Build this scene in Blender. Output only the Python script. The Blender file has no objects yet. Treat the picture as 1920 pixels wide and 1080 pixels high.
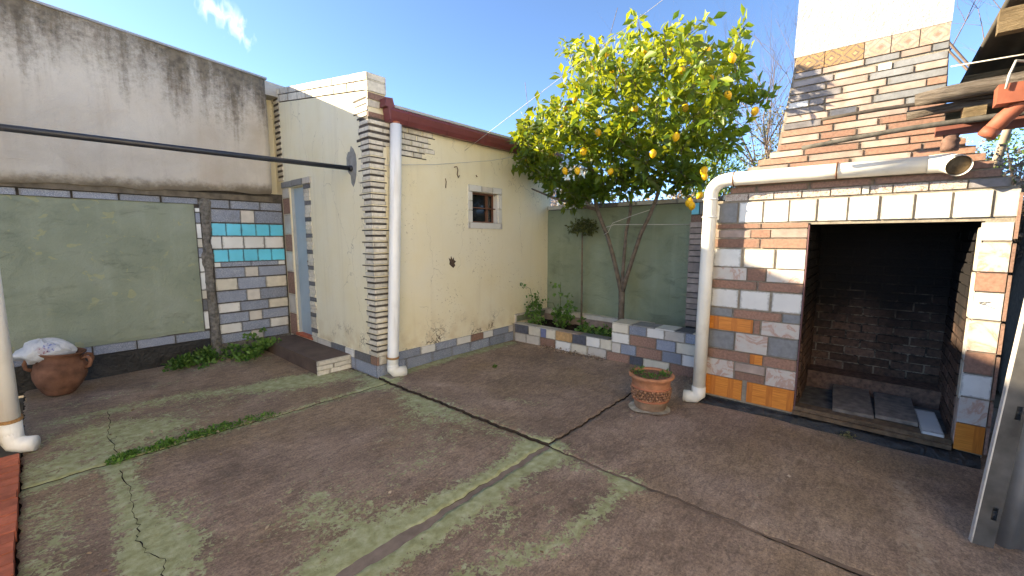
import bpy, math, random
import numpy as np
from mathutils import Vector, Matrix, Quaternion
random.seed(7); rng = np.random.default_rng(7)
S = bpy.context.scene; COL = S.collection

# ------------------------------------------------------------------ camera
cd = bpy.data.cameras.new('camera'); cam = bpy.data.objects.new('camera', cd); COL.objects.link(cam)
cam.location = (0, 0, 1.6)
FW, UP, RT = Vector((.7497, .6512, -.1176)), Vector((.0888, .0771, .9931)), Vector((.6558, -.7550, 0))
cam.rotation_euler = Matrix((RT, UP, -FW)).transposed().to_euler()
cd.sensor_width = 36; cd.lens = 777/1920*36; cd.clip_end = 500; cd.clip_start = .02
S.camera = cam
S.view_settings.view_transform = 'Standard'; S.view_settings.look = 'None'
S.view_settings.exposure = 3.32; S.view_settings.gamma = 1
S.view_settings.use_white_balance = True; S.view_settings.white_balance_temperature = 7700; S.view_settings.white_balance_tint = 4

# ------------------------------------------------------------------ sky and sun
SUN = Vector((-.62, 1.0, .45)).normalized()
w = bpy.data.worlds.new('World'); S.world = w; w.use_nodes = True
wn, wl = w.node_tree.nodes, w.node_tree.links
bg = wn['Background']; bg.inputs['Strength'].default_value = .072
sky = wn.new('ShaderNodeTexSky'); sky.sky_type = 'NISHITA'; sky.sun_disc = False
sky.sun_elevation = math.asin(SUN.z); sky.sun_rotation = math.atan2(SUN.x, SUN.y)
sky.altitude = 1700; sky.air_density = .45; sky.dust_density = .4; sky.ozone_density = 4.0
# one thin wisp of cloud
tc = wn.new('ShaderNodeTexCoord')
def wmath(op, a, b=None, clamp=False):
    m = wn.new('ShaderNodeMath'); m.operation = op; m.use_clamp = clamp
    for i, v in enumerate((a, b)):
        if v is None: continue
        if hasattr(v, 'links'): wl.new(v, m.inputs[i])
        else: m.inputs[i].default_value = v
    return m.outputs[0]
mp = wn.new('ShaderNodeMapping'); mp.inputs['Scale'].default_value = (75, 60, 26); mp.inputs['Rotation'].default_value = (0, .75, .3)
wl.new(tc.outputs['Generated'], mp.inputs[0])
nz = wn.new('ShaderNodeTexNoise'); nz.inputs['Scale'].default_value = 1.0; nz.inputs['Detail'].default_value = 7; nz.inputs['Distortion'].default_value = .7
wl.new(mp.outputs[0], nz.inputs['Vector'])
def near(d, r):
    vd = wn.new('ShaderNodeVectorMath'); vd.operation = 'DISTANCE'; vd.inputs[1].default_value = d
    wl.new(tc.outputs['Generated'], vd.inputs[0])
    return wmath('SUBTRACT', 1.0, wmath('DIVIDE', vd.outputs['Value'], r), True)
wp = [(.235, .8885, .3945), (.248, .8870, .3900), (.262, .8853, .3845), (.270, .8855, .3785), (.276, .8862, .3720), (.2845, .8872, .3635)]
msk = near(wp[0], .034)
for q_ in wp[1:]: msk = wmath('MAXIMUM', msk, near(q_, .034))
cl = wmath('MULTIPLY', wmath('SUBTRACT', wmath('ADD', nz.outputs['Fac'], wmath('MULTIPLY', msk, .42)), .66), 2.4, True)
cl = wmath('MULTIPLY', cl, wmath('MULTIPLY', msk, 1.1, True))
mx = wn.new('ShaderNodeMix'); mx.data_type = 'RGBA'; wl.new(cl, mx.inputs['Factor'])
wl.new(sky.outputs[0], mx.inputs['A']); mx.inputs['B'].default_value = (2.3, 2.6, 2.9, 1)
wl.new(mx.outputs['Result'], bg.inputs['Color'])
ld = bpy.data.lights.new('sun', 'SUN'); ld.energy = 2.0; ld.angle = math.radians(.55); ld.color = (1, .88, .73)
so = bpy.data.objects.new('sun', ld); COL.objects.link(so)
so.rotation_euler = SUN.to_track_quat('Z', 'Y').to_euler(); so.location = (0, 0, 9)

# ------------------------------------------------------------------ node helper
class N:
    def __init__(s, name):
        s.m = bpy.data.materials.new(name); s.m.use_nodes = True
        s.t = s.m.node_tree; s.b = s.t.nodes['Principled BSDF']
        s.P = s.t.nodes.new('ShaderNodeNewGeometry').outputs['Position']
        s._r = None
    def put(s, sock, v):
        if v is None: return
        if hasattr(v, 'links'): s.t.links.new(v, sock)
        else:
            if hasattr(v, '__len__') and len(v) == 3 and sock.type == 'RGBA': v = (*v, 1)
            sock.default_value = v
    def rnd(s):
        if s._r is None: s._r = s.t.nodes.new('ShaderNodeObjectInfo').outputs['Random']
        return s._r
    def math(s, op, a, b=None, clamp=False):
        n = s.t.nodes.new('ShaderNodeMath'); n.operation = op; n.use_clamp = clamp
        s.put(n.inputs[0], a); s.put(n.inputs[1], b); return n.outputs[0]
    def mapr(s, v, a, b, c=0., d=1., smooth=True):
        n = s.t.nodes.new('ShaderNodeMapRange'); n.interpolation_type = 'SMOOTHSTEP' if smooth else 'LINEAR'
        s.put(n.inputs[0], v)
        for i, q in enumerate((a, b, c, d)): n.inputs[i+1].default_value = q
        return n.outputs[0]
    def vec(s, sc=(1, 1, 1), loc=(0, 0, 0), src=None, rot=(0, 0, 0)):
        n = s.t.nodes.new('ShaderNodeMapping'); s.put(n.inputs['Vector'], src or s.P)
        n.inputs['Scale'].default_value = sc; s.put(n.inputs['Location'], loc); n.inputs['Rotation'].default_value = rot
        return n.outputs[0]
    def noise(s, scale, detail=5, rough=.55, dist=0, v=None):
        n = s.t.nodes.new('ShaderNodeTexNoise'); s.put(n.inputs['Vector'], v or s.P)
        n.inputs['Scale'].default_value = scale; n.inputs['Detail'].default_value = detail
        n.inputs['Roughness'].default_value = rough; n.inputs['Distortion'].default_value = dist
        return n.outputs['Fac']
    def voro(s, scale, feat='F1', v=None, out='Distance', rand=1):
        n = s.t.nodes.new('ShaderNodeTexVoronoi'); n.feature = feat; s.put(n.inputs['Vector'], v or s.P)
        n.inputs['Scale'].default_value = scale; n.inputs['Randomness'].default_value = rand
        return n.outputs[out]
    def xyz(s):
        n = s.t.nodes.new('ShaderNodeSeparateXYZ'); s.put(n.inputs[0], s.P); return n.outputs
    def attr(s, name):
        n = s.t.nodes.new('ShaderNodeAttribute'); n.attribute_name = name; return n.outputs['Fac']
    def mix(s, f, a, b, mode='MIX'):
        n = s.t.nodes.new('ShaderNodeMix'); n.data_type = 'RGBA'; n.blend_type = mode
        s.put(n.inputs['Factor'], f); s.put(n.inputs['A'], a); s.put(n.inputs['B'], b); return n.outputs['Result']
    def ramp(s, f, stops):
        n = s.t.nodes.new('ShaderNodeValToRGB'); s.put(n.inputs[0], f); e = n.color_ramp.elements
        while len(e) < len(stops): e.new(.5)
        for q, (p, c) in zip(e, stops): q.position = p; q.color = (*c, 1)
        return n.outputs[0]
    def bump(s, h, strength=.3, dist=.01):
        n = s.t.nodes.new('ShaderNodeBump'); s.put(n.inputs['Height'], h)
        n.inputs['Strength'].default_value = strength; n.inputs['Distance'].default_value = dist
        s.t.links.new(n.outputs[0], s.b.inputs['Normal']); return n.outputs[0]
    def grime(s, col, k, c=(.13, .11, .085)):
        tc_ = s.t.nodes.new('ShaderNodeTexCoord'); sg = s.t.nodes.new('ShaderNodeSeparateXYZ'); s.put(sg.inputs[0], tc_.outputs['Generated'])
        sn = s.t.nodes.new('ShaderNodeSeparateXYZ'); s.put(sn.inputs[0], tc_.outputs['Normal']); d = None
        for i in range(3):
            q = s.math('ADD', s.math('SUBTRACT', .5, s.math('ABSOLUTE', s.math('SUBTRACT', sg.outputs[i], .5))), s.math('ABSOLUTE', sn.outputs[i]))
            d = q if d is None else s.math('MINIMUM', d, q)
        d = s.math('ADD', d, s.math('MULTIPLY', s.math('SUBTRACT', s.noise(26, 5, .7), .5), .24))
        return s.mix(s.mapr(d, -.02, .085, k, 0), col, c)
    def out(s, col, rough=.7, spec=.4, metal=0):
        s.put(s.b.inputs['Base Color'], col); s.put(s.b.inputs['Roughness'], rough)
        s.b.inputs['Specular IOR Level'].default_value = spec; s.b.inputs['Metallic'].default_value = metal
        return s.m
def sc3(c, k): return tuple(min(.95, v*k) for v in c)
def basic(name, c, var=.18, scale=7, rough=.65, bump=.25, bscale=70, rnd=.12, spec=.4, dirt=.25, dcol=(.10, .085, .065), bd=.004, metal=0, edge=0, streak=0):
    n = N(name)
    col = n.ramp(n.noise(scale, 6), [(.3, sc3(c, 1-var)), (.7, sc3(c, 1+var))])
    if rnd: col = n.mix(1.0, col, n.ramp(n.rnd(), [(0, (1-rnd,)*3), (1, (1+rnd*.4,)*3)]), 'MULTIPLY')
    if dirt:
        d = n.mapr(n.noise(2.3, 8, .65), .5, .78, 0, dirt)
        col = n.mix(d, col, dcol)
    if streak: col = n.mix(n.mapr(n.noise(1, 7, .65, .2, n.vec((16, 16, 1.1))), .5, .72, 0, streak), col, dcol)
    if edge: col = n.grime(col, edge)
    if bump: n.bump(n.noise(bscale, 4), bump, bd)
    return n.out(col, rough, spec, metal)
MT = {}
# glazed and stone tiles
MT['w'] = basic('white_glazed_tile', (.72, .71, .685), .06, 5, .25, .06, 30, .09, .5, .2, edge=.55)
MT['e'] = basic('beige_tile', (.57, .53, .48), .10, 9, .4, .12, 90, .14, .45, .25, edge=.55)
MT['c'] = basic('cream_tile', (.63, .585, .49), .1, 9, .4, .12, 90, .12, .45, .25, edge=.55)
MT['t'] = basic('turquoise_tile', (.12, .60, .80), .08, 5, .22, .05, 30, .12, .5, .12, edge=.55)
MT['r'] = basic('russet_tile', (.28, .165, .125), .3, 60, .6, .25, 150, .2, .35, .2, edge=.55)
MT['g'] = basic('slate_tile', (.15, .152, .165), .3, 40, .6, .3, 120, .25, .35, .25, edge=.55)
MT['d'] = basic('dark_slate_tile', (.09, .095, .12), .25, 30, .5, .15, 100, .2, .4, .2, edge=.55)
MT['v'] = basic('violet_tile', (.17, .19, .33), .12, 20, .4, .1, 60, .1, .4, .1)
MT['o'] = basic('ochre_tile', (.48, .30, .14), .25, 30, .5, .15, 90, .15, .4, .25, edge=.55)
MT['p'] = basic('pale_pink_stone_tile', (.39, .295, .25), .24, 11, .45, .15, 70, .25, .4, .2, edge=.55)
MT['q'] = basic('salmon_stone_tile', (.30, .165, .118), .22, 50, .6, .3, 160, .25, .35, .18, edge=.55)
MT['s'] = basic('grey_stone_tile', (.21, .215, .225), .16, 25, .5, .15, 90, .22, .4, .2, edge=.55)
MT['n'] = basic('shaded_pink_stone_tile', (.27, .25, .255), .25, 18, .45, .15, 70, .4, .4, .15, edge=.55)  # pinkish stone with the dappled tree shade put into its base colour
MT['k'] = basic('charcoal_strip', (.085, .073, .064), .35, 60, .8, .5, 120, .3, .3, .15, edge=.55)
MT['u'] = basic('whitewashed_strip', (.68, .63, .54), .16, 25, .7, .35, 90, .2, .3, .35, edge=.55)
def granite():
    n = N('blue_granite_tile'); a = n.noise(170, 3, .7); b = n.noise(6, 5)
    col = n.ramp(a, [(.34, (.13, .15, .205)), (.52, (.27, .305, .39)), (.66, (.54, .57, .63))])
    col = n.mix(n.mapr(b, .35, .75, 0, .4), col, (.17, .20, .27))
    col = n.mix(1., col, n.ramp(n.rnd(), [(0, (.78,)*3), (1, (1.08,)*3)]), 'MULTIPLY')
    col = n.mix(n.mapr(n.noise(2.5, 8, .7), .55, .8, 0, .35), col, (.2, .19, .17))
    col = n.grime(col, .5); n.bump(a, .15, .003); return n.out(col, .5, .4)
MT['b'] = granite()
def marble():
    n = N('pink_marble_tile'); v = n.vec(loc=n.rnd())
    a = n.noise(7, 8, .6, 1.6, v)
    col = n.ramp(a, [(.35, (.52, .50, .47)), (.50, (.52, .46, .42)), (.58, (.44, .29, .235)), (.68, (.52, .47, .44))])
    return n.out(n.mix(n.mapr(n.noise(2.3, 8), .55, .8, 0, .12), col, (.2, .17, .13)), .25, .5)
MT['m'] = marble()
def wood_tile():
    n = N('orange_parquet_tile'); v = n.vec((1, 3, 60), rot=(.0, 0, 0))
    a = n.noise(2.2, 4, .6, .6, v); b = n.noise(2.0, 3, .5, 0, n.vec((1, 60, 4)))
    y = n.xyz()[1]
    blk = n.math('GREATER_THAN', n.math('FRACT', n.math('MULTIPLY', y, 6.3)), .68)
    col = n.mix(blk, n.ramp(a, [(.3, (.50, .15, .02)), (.7, (.74, .28, .045))]), n.ramp(b, [(.3, (.44, .13, .018)), (.7, (.60, .20, .03))]))
    return n.out(n.mix(n.mapr(n.noise(2.3, 8), .6, .8, 0, .3), col, (.12, .08, .05)), .35, .5)
MT['x'] = wood_tile()
def lace():
    n = N('patterned_border_tile'); a = n.noise(48, 3, .7, 1.2); b = n.voro(26, 'DISTANCE_TO_EDGE')
    col = n.ramp(a, [(.40, (.22, .13, .10)), (.50, (.46, .40, .34)), (.7, (.50, .45, .39))])
    return n.out(n.mix(n.mapr(b, .03, .07, .7, 0), col, (.45, .36, .31)), .35)
MT['l'] = lace()
def ornate(name, base, lineC, fill, dot):
    n = N(name)
    y, z = n.xyz()[1], n.xyz()[2]
    u = n.math('SUBTRACT', n.math('FRACT', n.math('MULTIPLY', y, 6.8)), .5)
    vv = n.math('MULTIPLY', n.math('SUBTRACT', z, 3.006), 7.5)
    d = n.math('ADD', n.math('ABSOLUTE', u), n.math('ABSOLUTE', vv))
    wob = n.math('MULTIPLY', n.math('SUBTRACT', n.noise(45, 3), .5), .22)
    d = n.math('ADD', d, wob)
    ring = n.math('LESS_THAN', n.math('ABSOLUTE', n.math('SUBTRACT', n.math('FRACT', n.math('MULTIPLY', d, 3.4)), .5)), .16)
    col = n.mix(n.mapr(n.noise(20, 4), .4, .6), base, fill)
    col = n.mix(n.math('MULTIPLY', ring, .75), col, lineC)
    col = n.mix(n.mapr(n.voro(70), .2, .3, .6, 0), col, dot)
    col = n.mix(n.math('LESS_THAN', d, .11), col, dot)
    return n.out(col, .4)
MT['y'] = ornate('ochre_ornate_tile', (.34, .20, .085), (.10, .08, .075), (.27, .17, .085), (.40, .27, .13))
MT['z'] = ornate('pink_ornate_tile', (.36, .25, .18), (.22, .19, .165), (.40, .31, .245), (.30, .165, .115))

# surfaces
def cream():
    n = N('cream_painted_plaster'); x, y, z = n.xyz()[:3]
    col = n.ramp(n.noise(1.6, 7, .6), [(.3, (.77, .69, .48)), (.55, (.80, .735, .55)), (.75, (.78, .735, .585))])
    streak = n.noise(1, 6, .6, 0, n.vec((7, 7, .5)))
    col = n.mix(n.mapr(streak, .5, .75, 0, .32), col, (.58, .51, .37))
    col = n.mix(n.mapr(n.noise(.9, 4), .45, .7, 0, .3), col, (.74, .715, .63))
    low = n.mapr(z, .2, .75, 1, 0)
    col = n.mix(n.math('MULTIPLY', low, n.mapr(n.noise(5, 6), .35, .7, 0, .55)), col, (.55, .40, .22))
    wv = n.vec(); wd = n.t.nodes.new('ShaderNodeVectorMath'); wd.operation = 'ADD'
    nn = n.t.nodes.new('ShaderNodeTexNoise'); nn.inputs['Scale'].default_value = 9; n.put(nn.inputs['Vector'], n.P)
    ms = n.t.nodes.new('ShaderNodeVectorMath'); ms.operation = 'SCALE'; ms.inputs['Scale'].default_value = .16
    n.put(ms.inputs[0], nn.outputs['Color']); n.put(wd.inputs[0], n.P); n.put(wd.inputs[1], ms.outputs[0])
    edge = n.voro(14, 'DISTANCE_TO_EDGE', wd.outputs[0])
    zone = n.math('MULTIPLY', n.mapr(z, .30, .62, 1, 0), n.mapr(n.noise(3.1, 4), .5, .62))
    crack = n.math('MULTIPLY', n.mapr(edge, .02, .07, 1, 0), zone)
    col = n.mix(n.math('MULTIPLY', crack, .9), col, (.10, .07, .045))
    spots = n.math('MULTIPLY', n.mapr(n.noise(38, 2), .66, .69), n.mapr(n.noise(1.1, 3), .5, .62))
    col = n.mix(n.math('MULTIPLY', spots, .6), col, (.26, .2, .13))
    hl = n.voro(1.7, 'DISTANCE_TO_EDGE', n.vec((1.4, 1.4, .55), src=wd.outputs[0]))
    col = n.mix(n.math('MULTIPLY', n.mapr(hl, .0015, .005, .6, 0), n.mapr(n.noise(1.3, 2), .48, .56)), col, (.3, .26, .2))
    h = n.math('ADD', n.math('MULTIPLY', n.noise(3, 5), 1.2), n.math('MULTIPLY', n.noise(90, 4), .25))
    n.bump(n.math('SUBTRACT', h, n.math('MULTIPLY', crack, .8)), .35, .02)
    return n.out(col, .75, .25)
CREAM = cream()
def grey_plaster():
    n = N('weathered_grey_plaster'); x, y, z = n.xyz()[:3]
    top = n.math('SUBTRACT', n.math('SUBTRACT', 3.985, n.math('MULTIPLY', x, .076)), z)
    col = n.ramp(n.noise(1.3, 8, .6, .4), [(.28, (.43, .385, .325)), (.5, (.54, .495, .435)), (.75, (.63, .59, .53))])
    s1 = n.noise(1, 7, .62, .3, n.vec((3.2, 3.2, .42))); s2 = n.noise(1, 6, .65, .2, n.vec((9, 9, .8), (3, 0, 0)))
    col = n.mix(n.mapr(s2, .48, .72, 0, .45), col, (.44, .395, .345))
    col = n.mix(n.mapr(n.noise(1, 5, .6, 0, n.vec((2.2, 2, .55), (7, 0, 0))), .53, .7, 0, .4), col, (.47, .385, .30))
    reach = n.math('ADD', n.math('MULTIPLY', n.mapr(s1, .38, .75), .85), n.math('MULTIPLY', n.mapr(s2, .40, .80), .45))
    st = n.math('SUBTRACT', n.math('MULTIPLY', n.math('ADD', reach, .46), .62), top)
    st = n.math('ADD', st, n.math('MULTIPLY', n.math('SUBTRACT', n.noise(18, 8, .85), .5), 1.3))
    st = n.mapr(st, -.30, .55, 0, .92)
    col = n.mix(st, col, n.ramp(n.noise(14, 6), [(.35, (.065, .053, .038)), (.65, (.17, .135, .095))]))
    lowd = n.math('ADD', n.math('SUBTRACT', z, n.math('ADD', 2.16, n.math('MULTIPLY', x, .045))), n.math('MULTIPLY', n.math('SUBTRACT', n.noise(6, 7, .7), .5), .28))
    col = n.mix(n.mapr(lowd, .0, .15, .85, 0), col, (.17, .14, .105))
    h = n.math('ADD', n.noise(2.4, 7, .6, 1.0), n.math('MULTIPLY', n.noise(60, 5), .18))
    n.bump(h, .55, .04); return n.out(col, .85, .2)
PLASTER = grey_plaster()
def green_paint(name, a, b, c, peel):
    n = N(name); z = n.xyz()[2]
    col = n.ramp(n.noise(1.5, 8, .6, .5), [(.3, a), (.52, b), (.75, c)])
    col = n.mix(n.mapr(n.noise(1, 6, .6, 0, n.vec((6, 6, .5))), .5, .75, 0, .4), col, sc3(c, 1.15))
    col = n.mix(n.mapr(n.noise(2.6, 8, .7, .8, n.vec((1, 1, 2.2), (4, 2, 1))), .52, .74, 0, .55), col, sc3(a, .5))
    if peel:
        q = n.math('MULTIPLY', n.mapr(n.noise(9, 3, .5, .5), .625, .64), n.mapr(n.noise(.9, 2, .5, 0, n.vec(loc=(2.2, 0, 3.1))), .47, .53))
        col = n.mix(n.math('MULTIPLY', q, .55), col, (.38, .37, .20))
    hl = n.voro(1.3, 'DISTANCE_TO_EDGE', n.vec((1, 1, .7)))
    col = n.mix(n.math('MULTIPLY', n.mapr(hl, .001, .004, .3, 0), n.mapr(n.noise(1.7, 2), .56, .66)), col, sc3(a, .3))
    scr = n.math('MULTIPLY', n.mapr(n.noise(1, 4, .6, .5, n.vec((3, 3, 46), (1, 0, 2), rot=(0, .5, 0))), .67, .70), n.mapr(n.noise(1.8, 3), .5, .62))
    col = n.mix(n.math('MULTIPLY', scr, .5), col, sc3(a, .45))
    h = n.math('ADD', n.noise(3.5, 6, .6, .6), n.math('MULTIPLY', n.noise(70, 4), .2))
    n.bump(n.math('SUBTRACT', h, n.math('MULTIPLY', scr, .3)), .7, .035); return n.out(col, .7, .3)
GREEN_L = green_paint('olive_green_paint', (.215, .248, .185), (.265, .30, .228), (.305, .335, .27), True)
GREEN_R = green_paint('sea_green_paint', (.19, .22, .145), (.235, .275, .19), (.27, .31, .225), False)
def floor_mat():
    n = N('worn_brown_concrete')
    moss, wear = n.attr('moss'), n.attr('wear')
    f1, f2, f3 = n.noise(2.0, 9, .62, .5), n.noise(38, 8, .72), n.noise(11, 8, .68, .8)
    col = n.ramp(f1, [(.30, (.185, .126, .092)), (.5, (.295, .207, .154)), (.70, (.40, .295, .228))])
    col = n.mix(n.mapr(n.noise(.8, 4, .5, 0, n.vec((1, 1, 1), (5, 3, 0))), .45, .65, 0, .6), col, (.30, .205, .12))
    col = n.mix(n.mapr(f3, .52, .72, 0, .5), col, (.44, .325, .245))
    col = n.mix(n.mapr(f3, .28, .42, .55, 0), col, (.12, .08, .058))
    col = n.mix(1., col, n.ramp(n.noise(70, 9, .82), [(.36, (.52, .52, .53)), (.5, (1, 1, 1)), (.64, (1.5, 1.48, 1.44))]), 'MULTIPLY')
    col = n.mix(1., col, n.ramp(n.noise(1, 8, .78, .8, n.vec((9, 30, 9), rot=(0, 0, .5))), [(.34, (.66, .66, .66)), (.5, (1, 1, 1)), (.66, (1.32, 1.3, 1.27))]), 'MULTIPLY')
    col = n.mix(1., col, n.ramp(n.noise(5, 9, .75, 1.2), [(.34, (.80, .79, .78)), (.5, (1, 1, 1)), (.66, (1.12, 1.12, 1.1))]), 'MULTIPLY')
    wf = n.math('ADD', wear, n.math('MULTIPLY', n.math('SUBTRACT', f2, .5), 1.9))
    col = n.mix(n.mapr(wf, .42, .62, 0, .8), col, n.ramp(f3, [(.35, (.38, .28, .19)), (.65, (.46, .37, .28))]))
    speck = n.math('MULTIPLY', n.mapr(n.noise(85, 4, .7), .62, .66), n.mapr(n.noise(1.9, 4), .45, .62))
    col = n.mix(n.math('MULTIPLY', speck, .55), col, (.34, .265, .195))
    mf = n.math('ADD', moss, n.math('ADD', n.math('MULTIPLY', n.math('SUBTRACT', n.noise(46, 4, .68, .6), .5), 2.1), n.math('MULTIPLY', n.math('SUBTRACT', f3, .5), 1.6)))
    mm = n.mapr(mf, .46, .52, 0, .9)
    col = n.mix(mm, col, n.ramp(n.noise(17, 6), [(.35, (.31, .325, .15)), (.55, (.44, .465, .255)), (.72, (.55, .575, .37))]))
    pit = n.mapr(n.voro(22, v=n.vec((1, 1, 1), (1, 5, 0))), .05, .09, 1, 0)
    pit = n.math('MULTIPLY', pit, n.mapr(n.noise(1.4, 3), .55, .65))
    col = n.mix(n.math('MULTIPLY', pit, .85), col, (.03, .025, .022))
    h = n.math('ADD', n.math('MULTIPLY', f1, .8), n.math('ADD', n.math('MULTIPLY', f3, .5), n.math('MULTIPLY', f2, .35)))
    h = n.math('SUBTRACT', n.math('ADD', h, n.math('MULTIPLY', mm, .12)), pit)
    n.bump(n.math('ADD', h, n.math('MULTIPLY', n.noise(90, 6, .8), .5)), 1., .022)
    return n.out(col, n.mapr(f1, .3, .7, .55, .8), .35)
FLOOR = floor_mat()
SOIL = basic('dark_soil', (.035, .026, .02), .5, 30, .95, 1, 60, 0, .1, .0, bd=.03)
EARTH = basic('dry_earth', (.16, .125, .085), .3, 3, .95, .5, 20, 0, .1, .3, bd=.03)
MORTAR = basic('grey_mortar', (.27, .235, .19), .25, 20, .9, .6, 110, 0, .2, .4, bd=.006)
DMORTAR = basic('dark_mortar', (.085, .075, .066), .3, 20, .9, .6, 110, 0, .2, .3, bd=.006)
RUBBLE = basic('broken_concrete', (.20, .185, .165), .45, 22, .95, 1, 45, 0, .15, .5, bd=.03)
BLACK = basic('black_bitumen_paint', (.017, .016, .016), .6, 9, .5, .9, 30, 0, .45, .65, (.13, .12, .11), bd=.02)
PVC = basic('white_pvc', (.84, .84, .83), .05, 3, .35, .05, 20, 0, .5, .25, (.40, .35, .27), streak=.3)
PVC2 = basic('stained_white_pvc', (.80, .77, .69), .08, 4, .4, .08, 20, 0, .5, .5, (.36, .27, .14))
STEEL = basic('dark_steel', (.022, .025, .034), .35, 12, .42, .1, 60, 0, .5, .25, (.09, .05, .03))
MAROON = basic('maroon_gutter_paint', (.175, .048, .052), .15, 6, .45, .06, 30, 0, .45, .25, (.09, .05, .045))
DOORM = basic('pale_blue_door_paint', (.33, .42, .49), .07, 3, .45, .05, 30, 0, .45, .22, (.2, .2, .19))
BRICKRED = basic('red_paver', (.48, .135, .075), .25, 14, .75, .5, 60, .25, .3, .3, (.10, .06, .05), bd=.01)
STEPM = basic('brown_step_screed', (.115, .080, .066), .25, 5, .7, .4, 50, 0, .3, .3, (.06, .05, .04), bd=.01)
TERRA = basic('terracotta', (.30, .125, .07), .4, 9, .85, .5, 45, .1, .2, .65, (.10, .065, .05), bd=.01)
TERRA3 = basic('dull_terracotta_paint', (.25, .075, .043), .25, 9, .65, .2, 60, .1, .35, .4, (.10, .045, .03))
TERRA2 = basic('terracotta_paint', (.46, .165, .085), .2, 9, .6, .2, 60, .1, .35, .3, (.14, .06, .04))
def grain_wood(name, a, b, c):
    n = N(name); f = n.noise(1, 7, .7, .6, n.vec((46, 5, 46))); h = n.noise(1, 6, .75, .3, n.vec((70, 7, 70)))
    col = n.mix(n.mapr(n.noise(6, 5), .45, .65, 0, .5), n.ramp(f, [(.3, a), (.5, b), (.7, c)]), sc3(b, .6))
    n.bump(n.math('ADD', f, n.math('MULTIPLY', h, .6)), 1., .03); return n.out(col, .9, .15)
WOODO = grain_wood('weathered_timber', (.05, .04, .033), (.17, .14, .115), (.30, .26, .22))
WOODN = grain_wood('sawn_timber', (.13, .09, .05), (.25, .185, .11), (.33, .255, .16))
SOOTW = basic('sooty_board', (.22, .18, .15), .35, 16, .85, .6, 80, .25, .25, .3, (.03, .026, .023), bd=.008)
CHARW = basic('brown_timber_sill', (.15, .10, .062), .4, 20, .85, .7, 60, .15, .25, .4, (.03, .025, .02), bd=.01)
WHITEP = N('white_rough_plaster')
WHITEP.bump(WHITEP.math('ADD', WHITEP.noise(6, 7, .7, 1.2), WHITEP.math('MULTIPLY', WHITEP.noise(60, 5), .5)), .6, .035)
WHITEP = WHITEP.out(WHITEP.mix(WHITEP.mapr(WHITEP.noise(1, 6, .6, 0, WHITEP.vec((8, 8, 2))), .55, .75, 0, .3), (.43, .425, .41), (.27, .25, .22)), .8, .25)
ROOFU = basic('fibre_cement_sheet', (.10, .09, .075), .3, 4, .9, .3, 40, 0, .2, .4)
GALV = basic('galvanised_sheet', (.30, .305, .315), .2, 4, .42, .1, 50, 0, .5, .45, (.12, .115, .11), metal=.55)
GATEP = basic('dirty_grey_angle_iron', (.075, .071, .068), .5, 6, .6, .2, 50, 0, .4, .55, (.13, .11, .09))
RUST = basic('rusty_iron', (.13, .055, .03), .4, 25, .85, .4, 90, 0, .3, .3)
WIRE = basic('pale_wire', (.5, .48, .44), .1, 20, .5, 0, 60, 0, .4, 0)
WIRED = basic('dark_wire', (.08, .075, .07), .1, 20, .6, 0, 60, 0, .4, 0)
TWINE = basic('tan_twine', (.38, .22, .10), .3, 90, .9, .6, 200, 0, .2, .2)
BARK = basic('lemon_bark', (.16, .128, .10), .4, 14, .9, .9, 50, 0, .2, .3, (.05, .045, .035), bd=.012)
TWIGM = basic('bare_twig', (.17, .125, .10), .3, 10, .9, 0, 50, 0, .2, 0)
PALEBARK = basic('pale_bare_bark', (.33, .26, .20), .3, 10, .9, .4, 50, 0, .2, 0)
LEMON = basic('lemon_peel', (.78, .46, .015), .12, 12, .45, .25, 120, .15, .45, .05, bd=.003)
PAPER = basic('dry_leaf', (.30, .22, .10), .5, 60, .85, 0, 60, 0, .2, 0)
def soot_brick():
    n = N('sooty_brick'); z = n.xyz()[2]
    col = n.ramp(n.noise(30, 6), [(.3, (.075, .048, .036)), (.7, (.19, .11, .078))])
    col = n.mix(1., col, n.ramp(n.rnd(), [(0, (.5,)*3), (1, (1.3,)*3)]), 'MULTIPLY')
    sootf = n.mapr(n.math('ADD', z, n.math('MULTIPLY', n.math('SUBTRACT', n.noise(3, 5), .5), .9)), .4, 1.15, .0, .97)
    col = n.mix(sootf, col, (.0085, .008, .0085)); n.bump(n.noise(70, 5), .6, .008)
    return n.out(col, .9, .2)
SOOTB = soot_brick()
def soot_mortar():
    n = N('sooty_mortar'); z = n.xyz()[2]
    col = n.ramp(n.noise(24, 6), [(.3, (.16, .125, .095)), (.7, (.32, .26, .20))])
    sootf = n.mapr(n.math('ADD', z, n.math('MULTIPLY', n.math('SUBTRACT', n.noise(4, 5), .5), 1.1)), .4, 1.25, .0, .96)
    col = n.mix(sootf, col, (.012, .011, .011))
    return n.out(n.mix(n.mapr(n.noise(7, 6, .7, .8), .42, .58, 0, .93), col, (.016, .014, .013)), .95, .15)
SOOTM = soot_mortar()
def glass():
    n = N('dusty_window_glass'); return n.out(n.mix(n.mapr(n.noise(9, 6), .5, .8, 0, .3), (.012, .014, .016), (.08, .08, .075)), .12, .6)
GLASS = glass()
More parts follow.
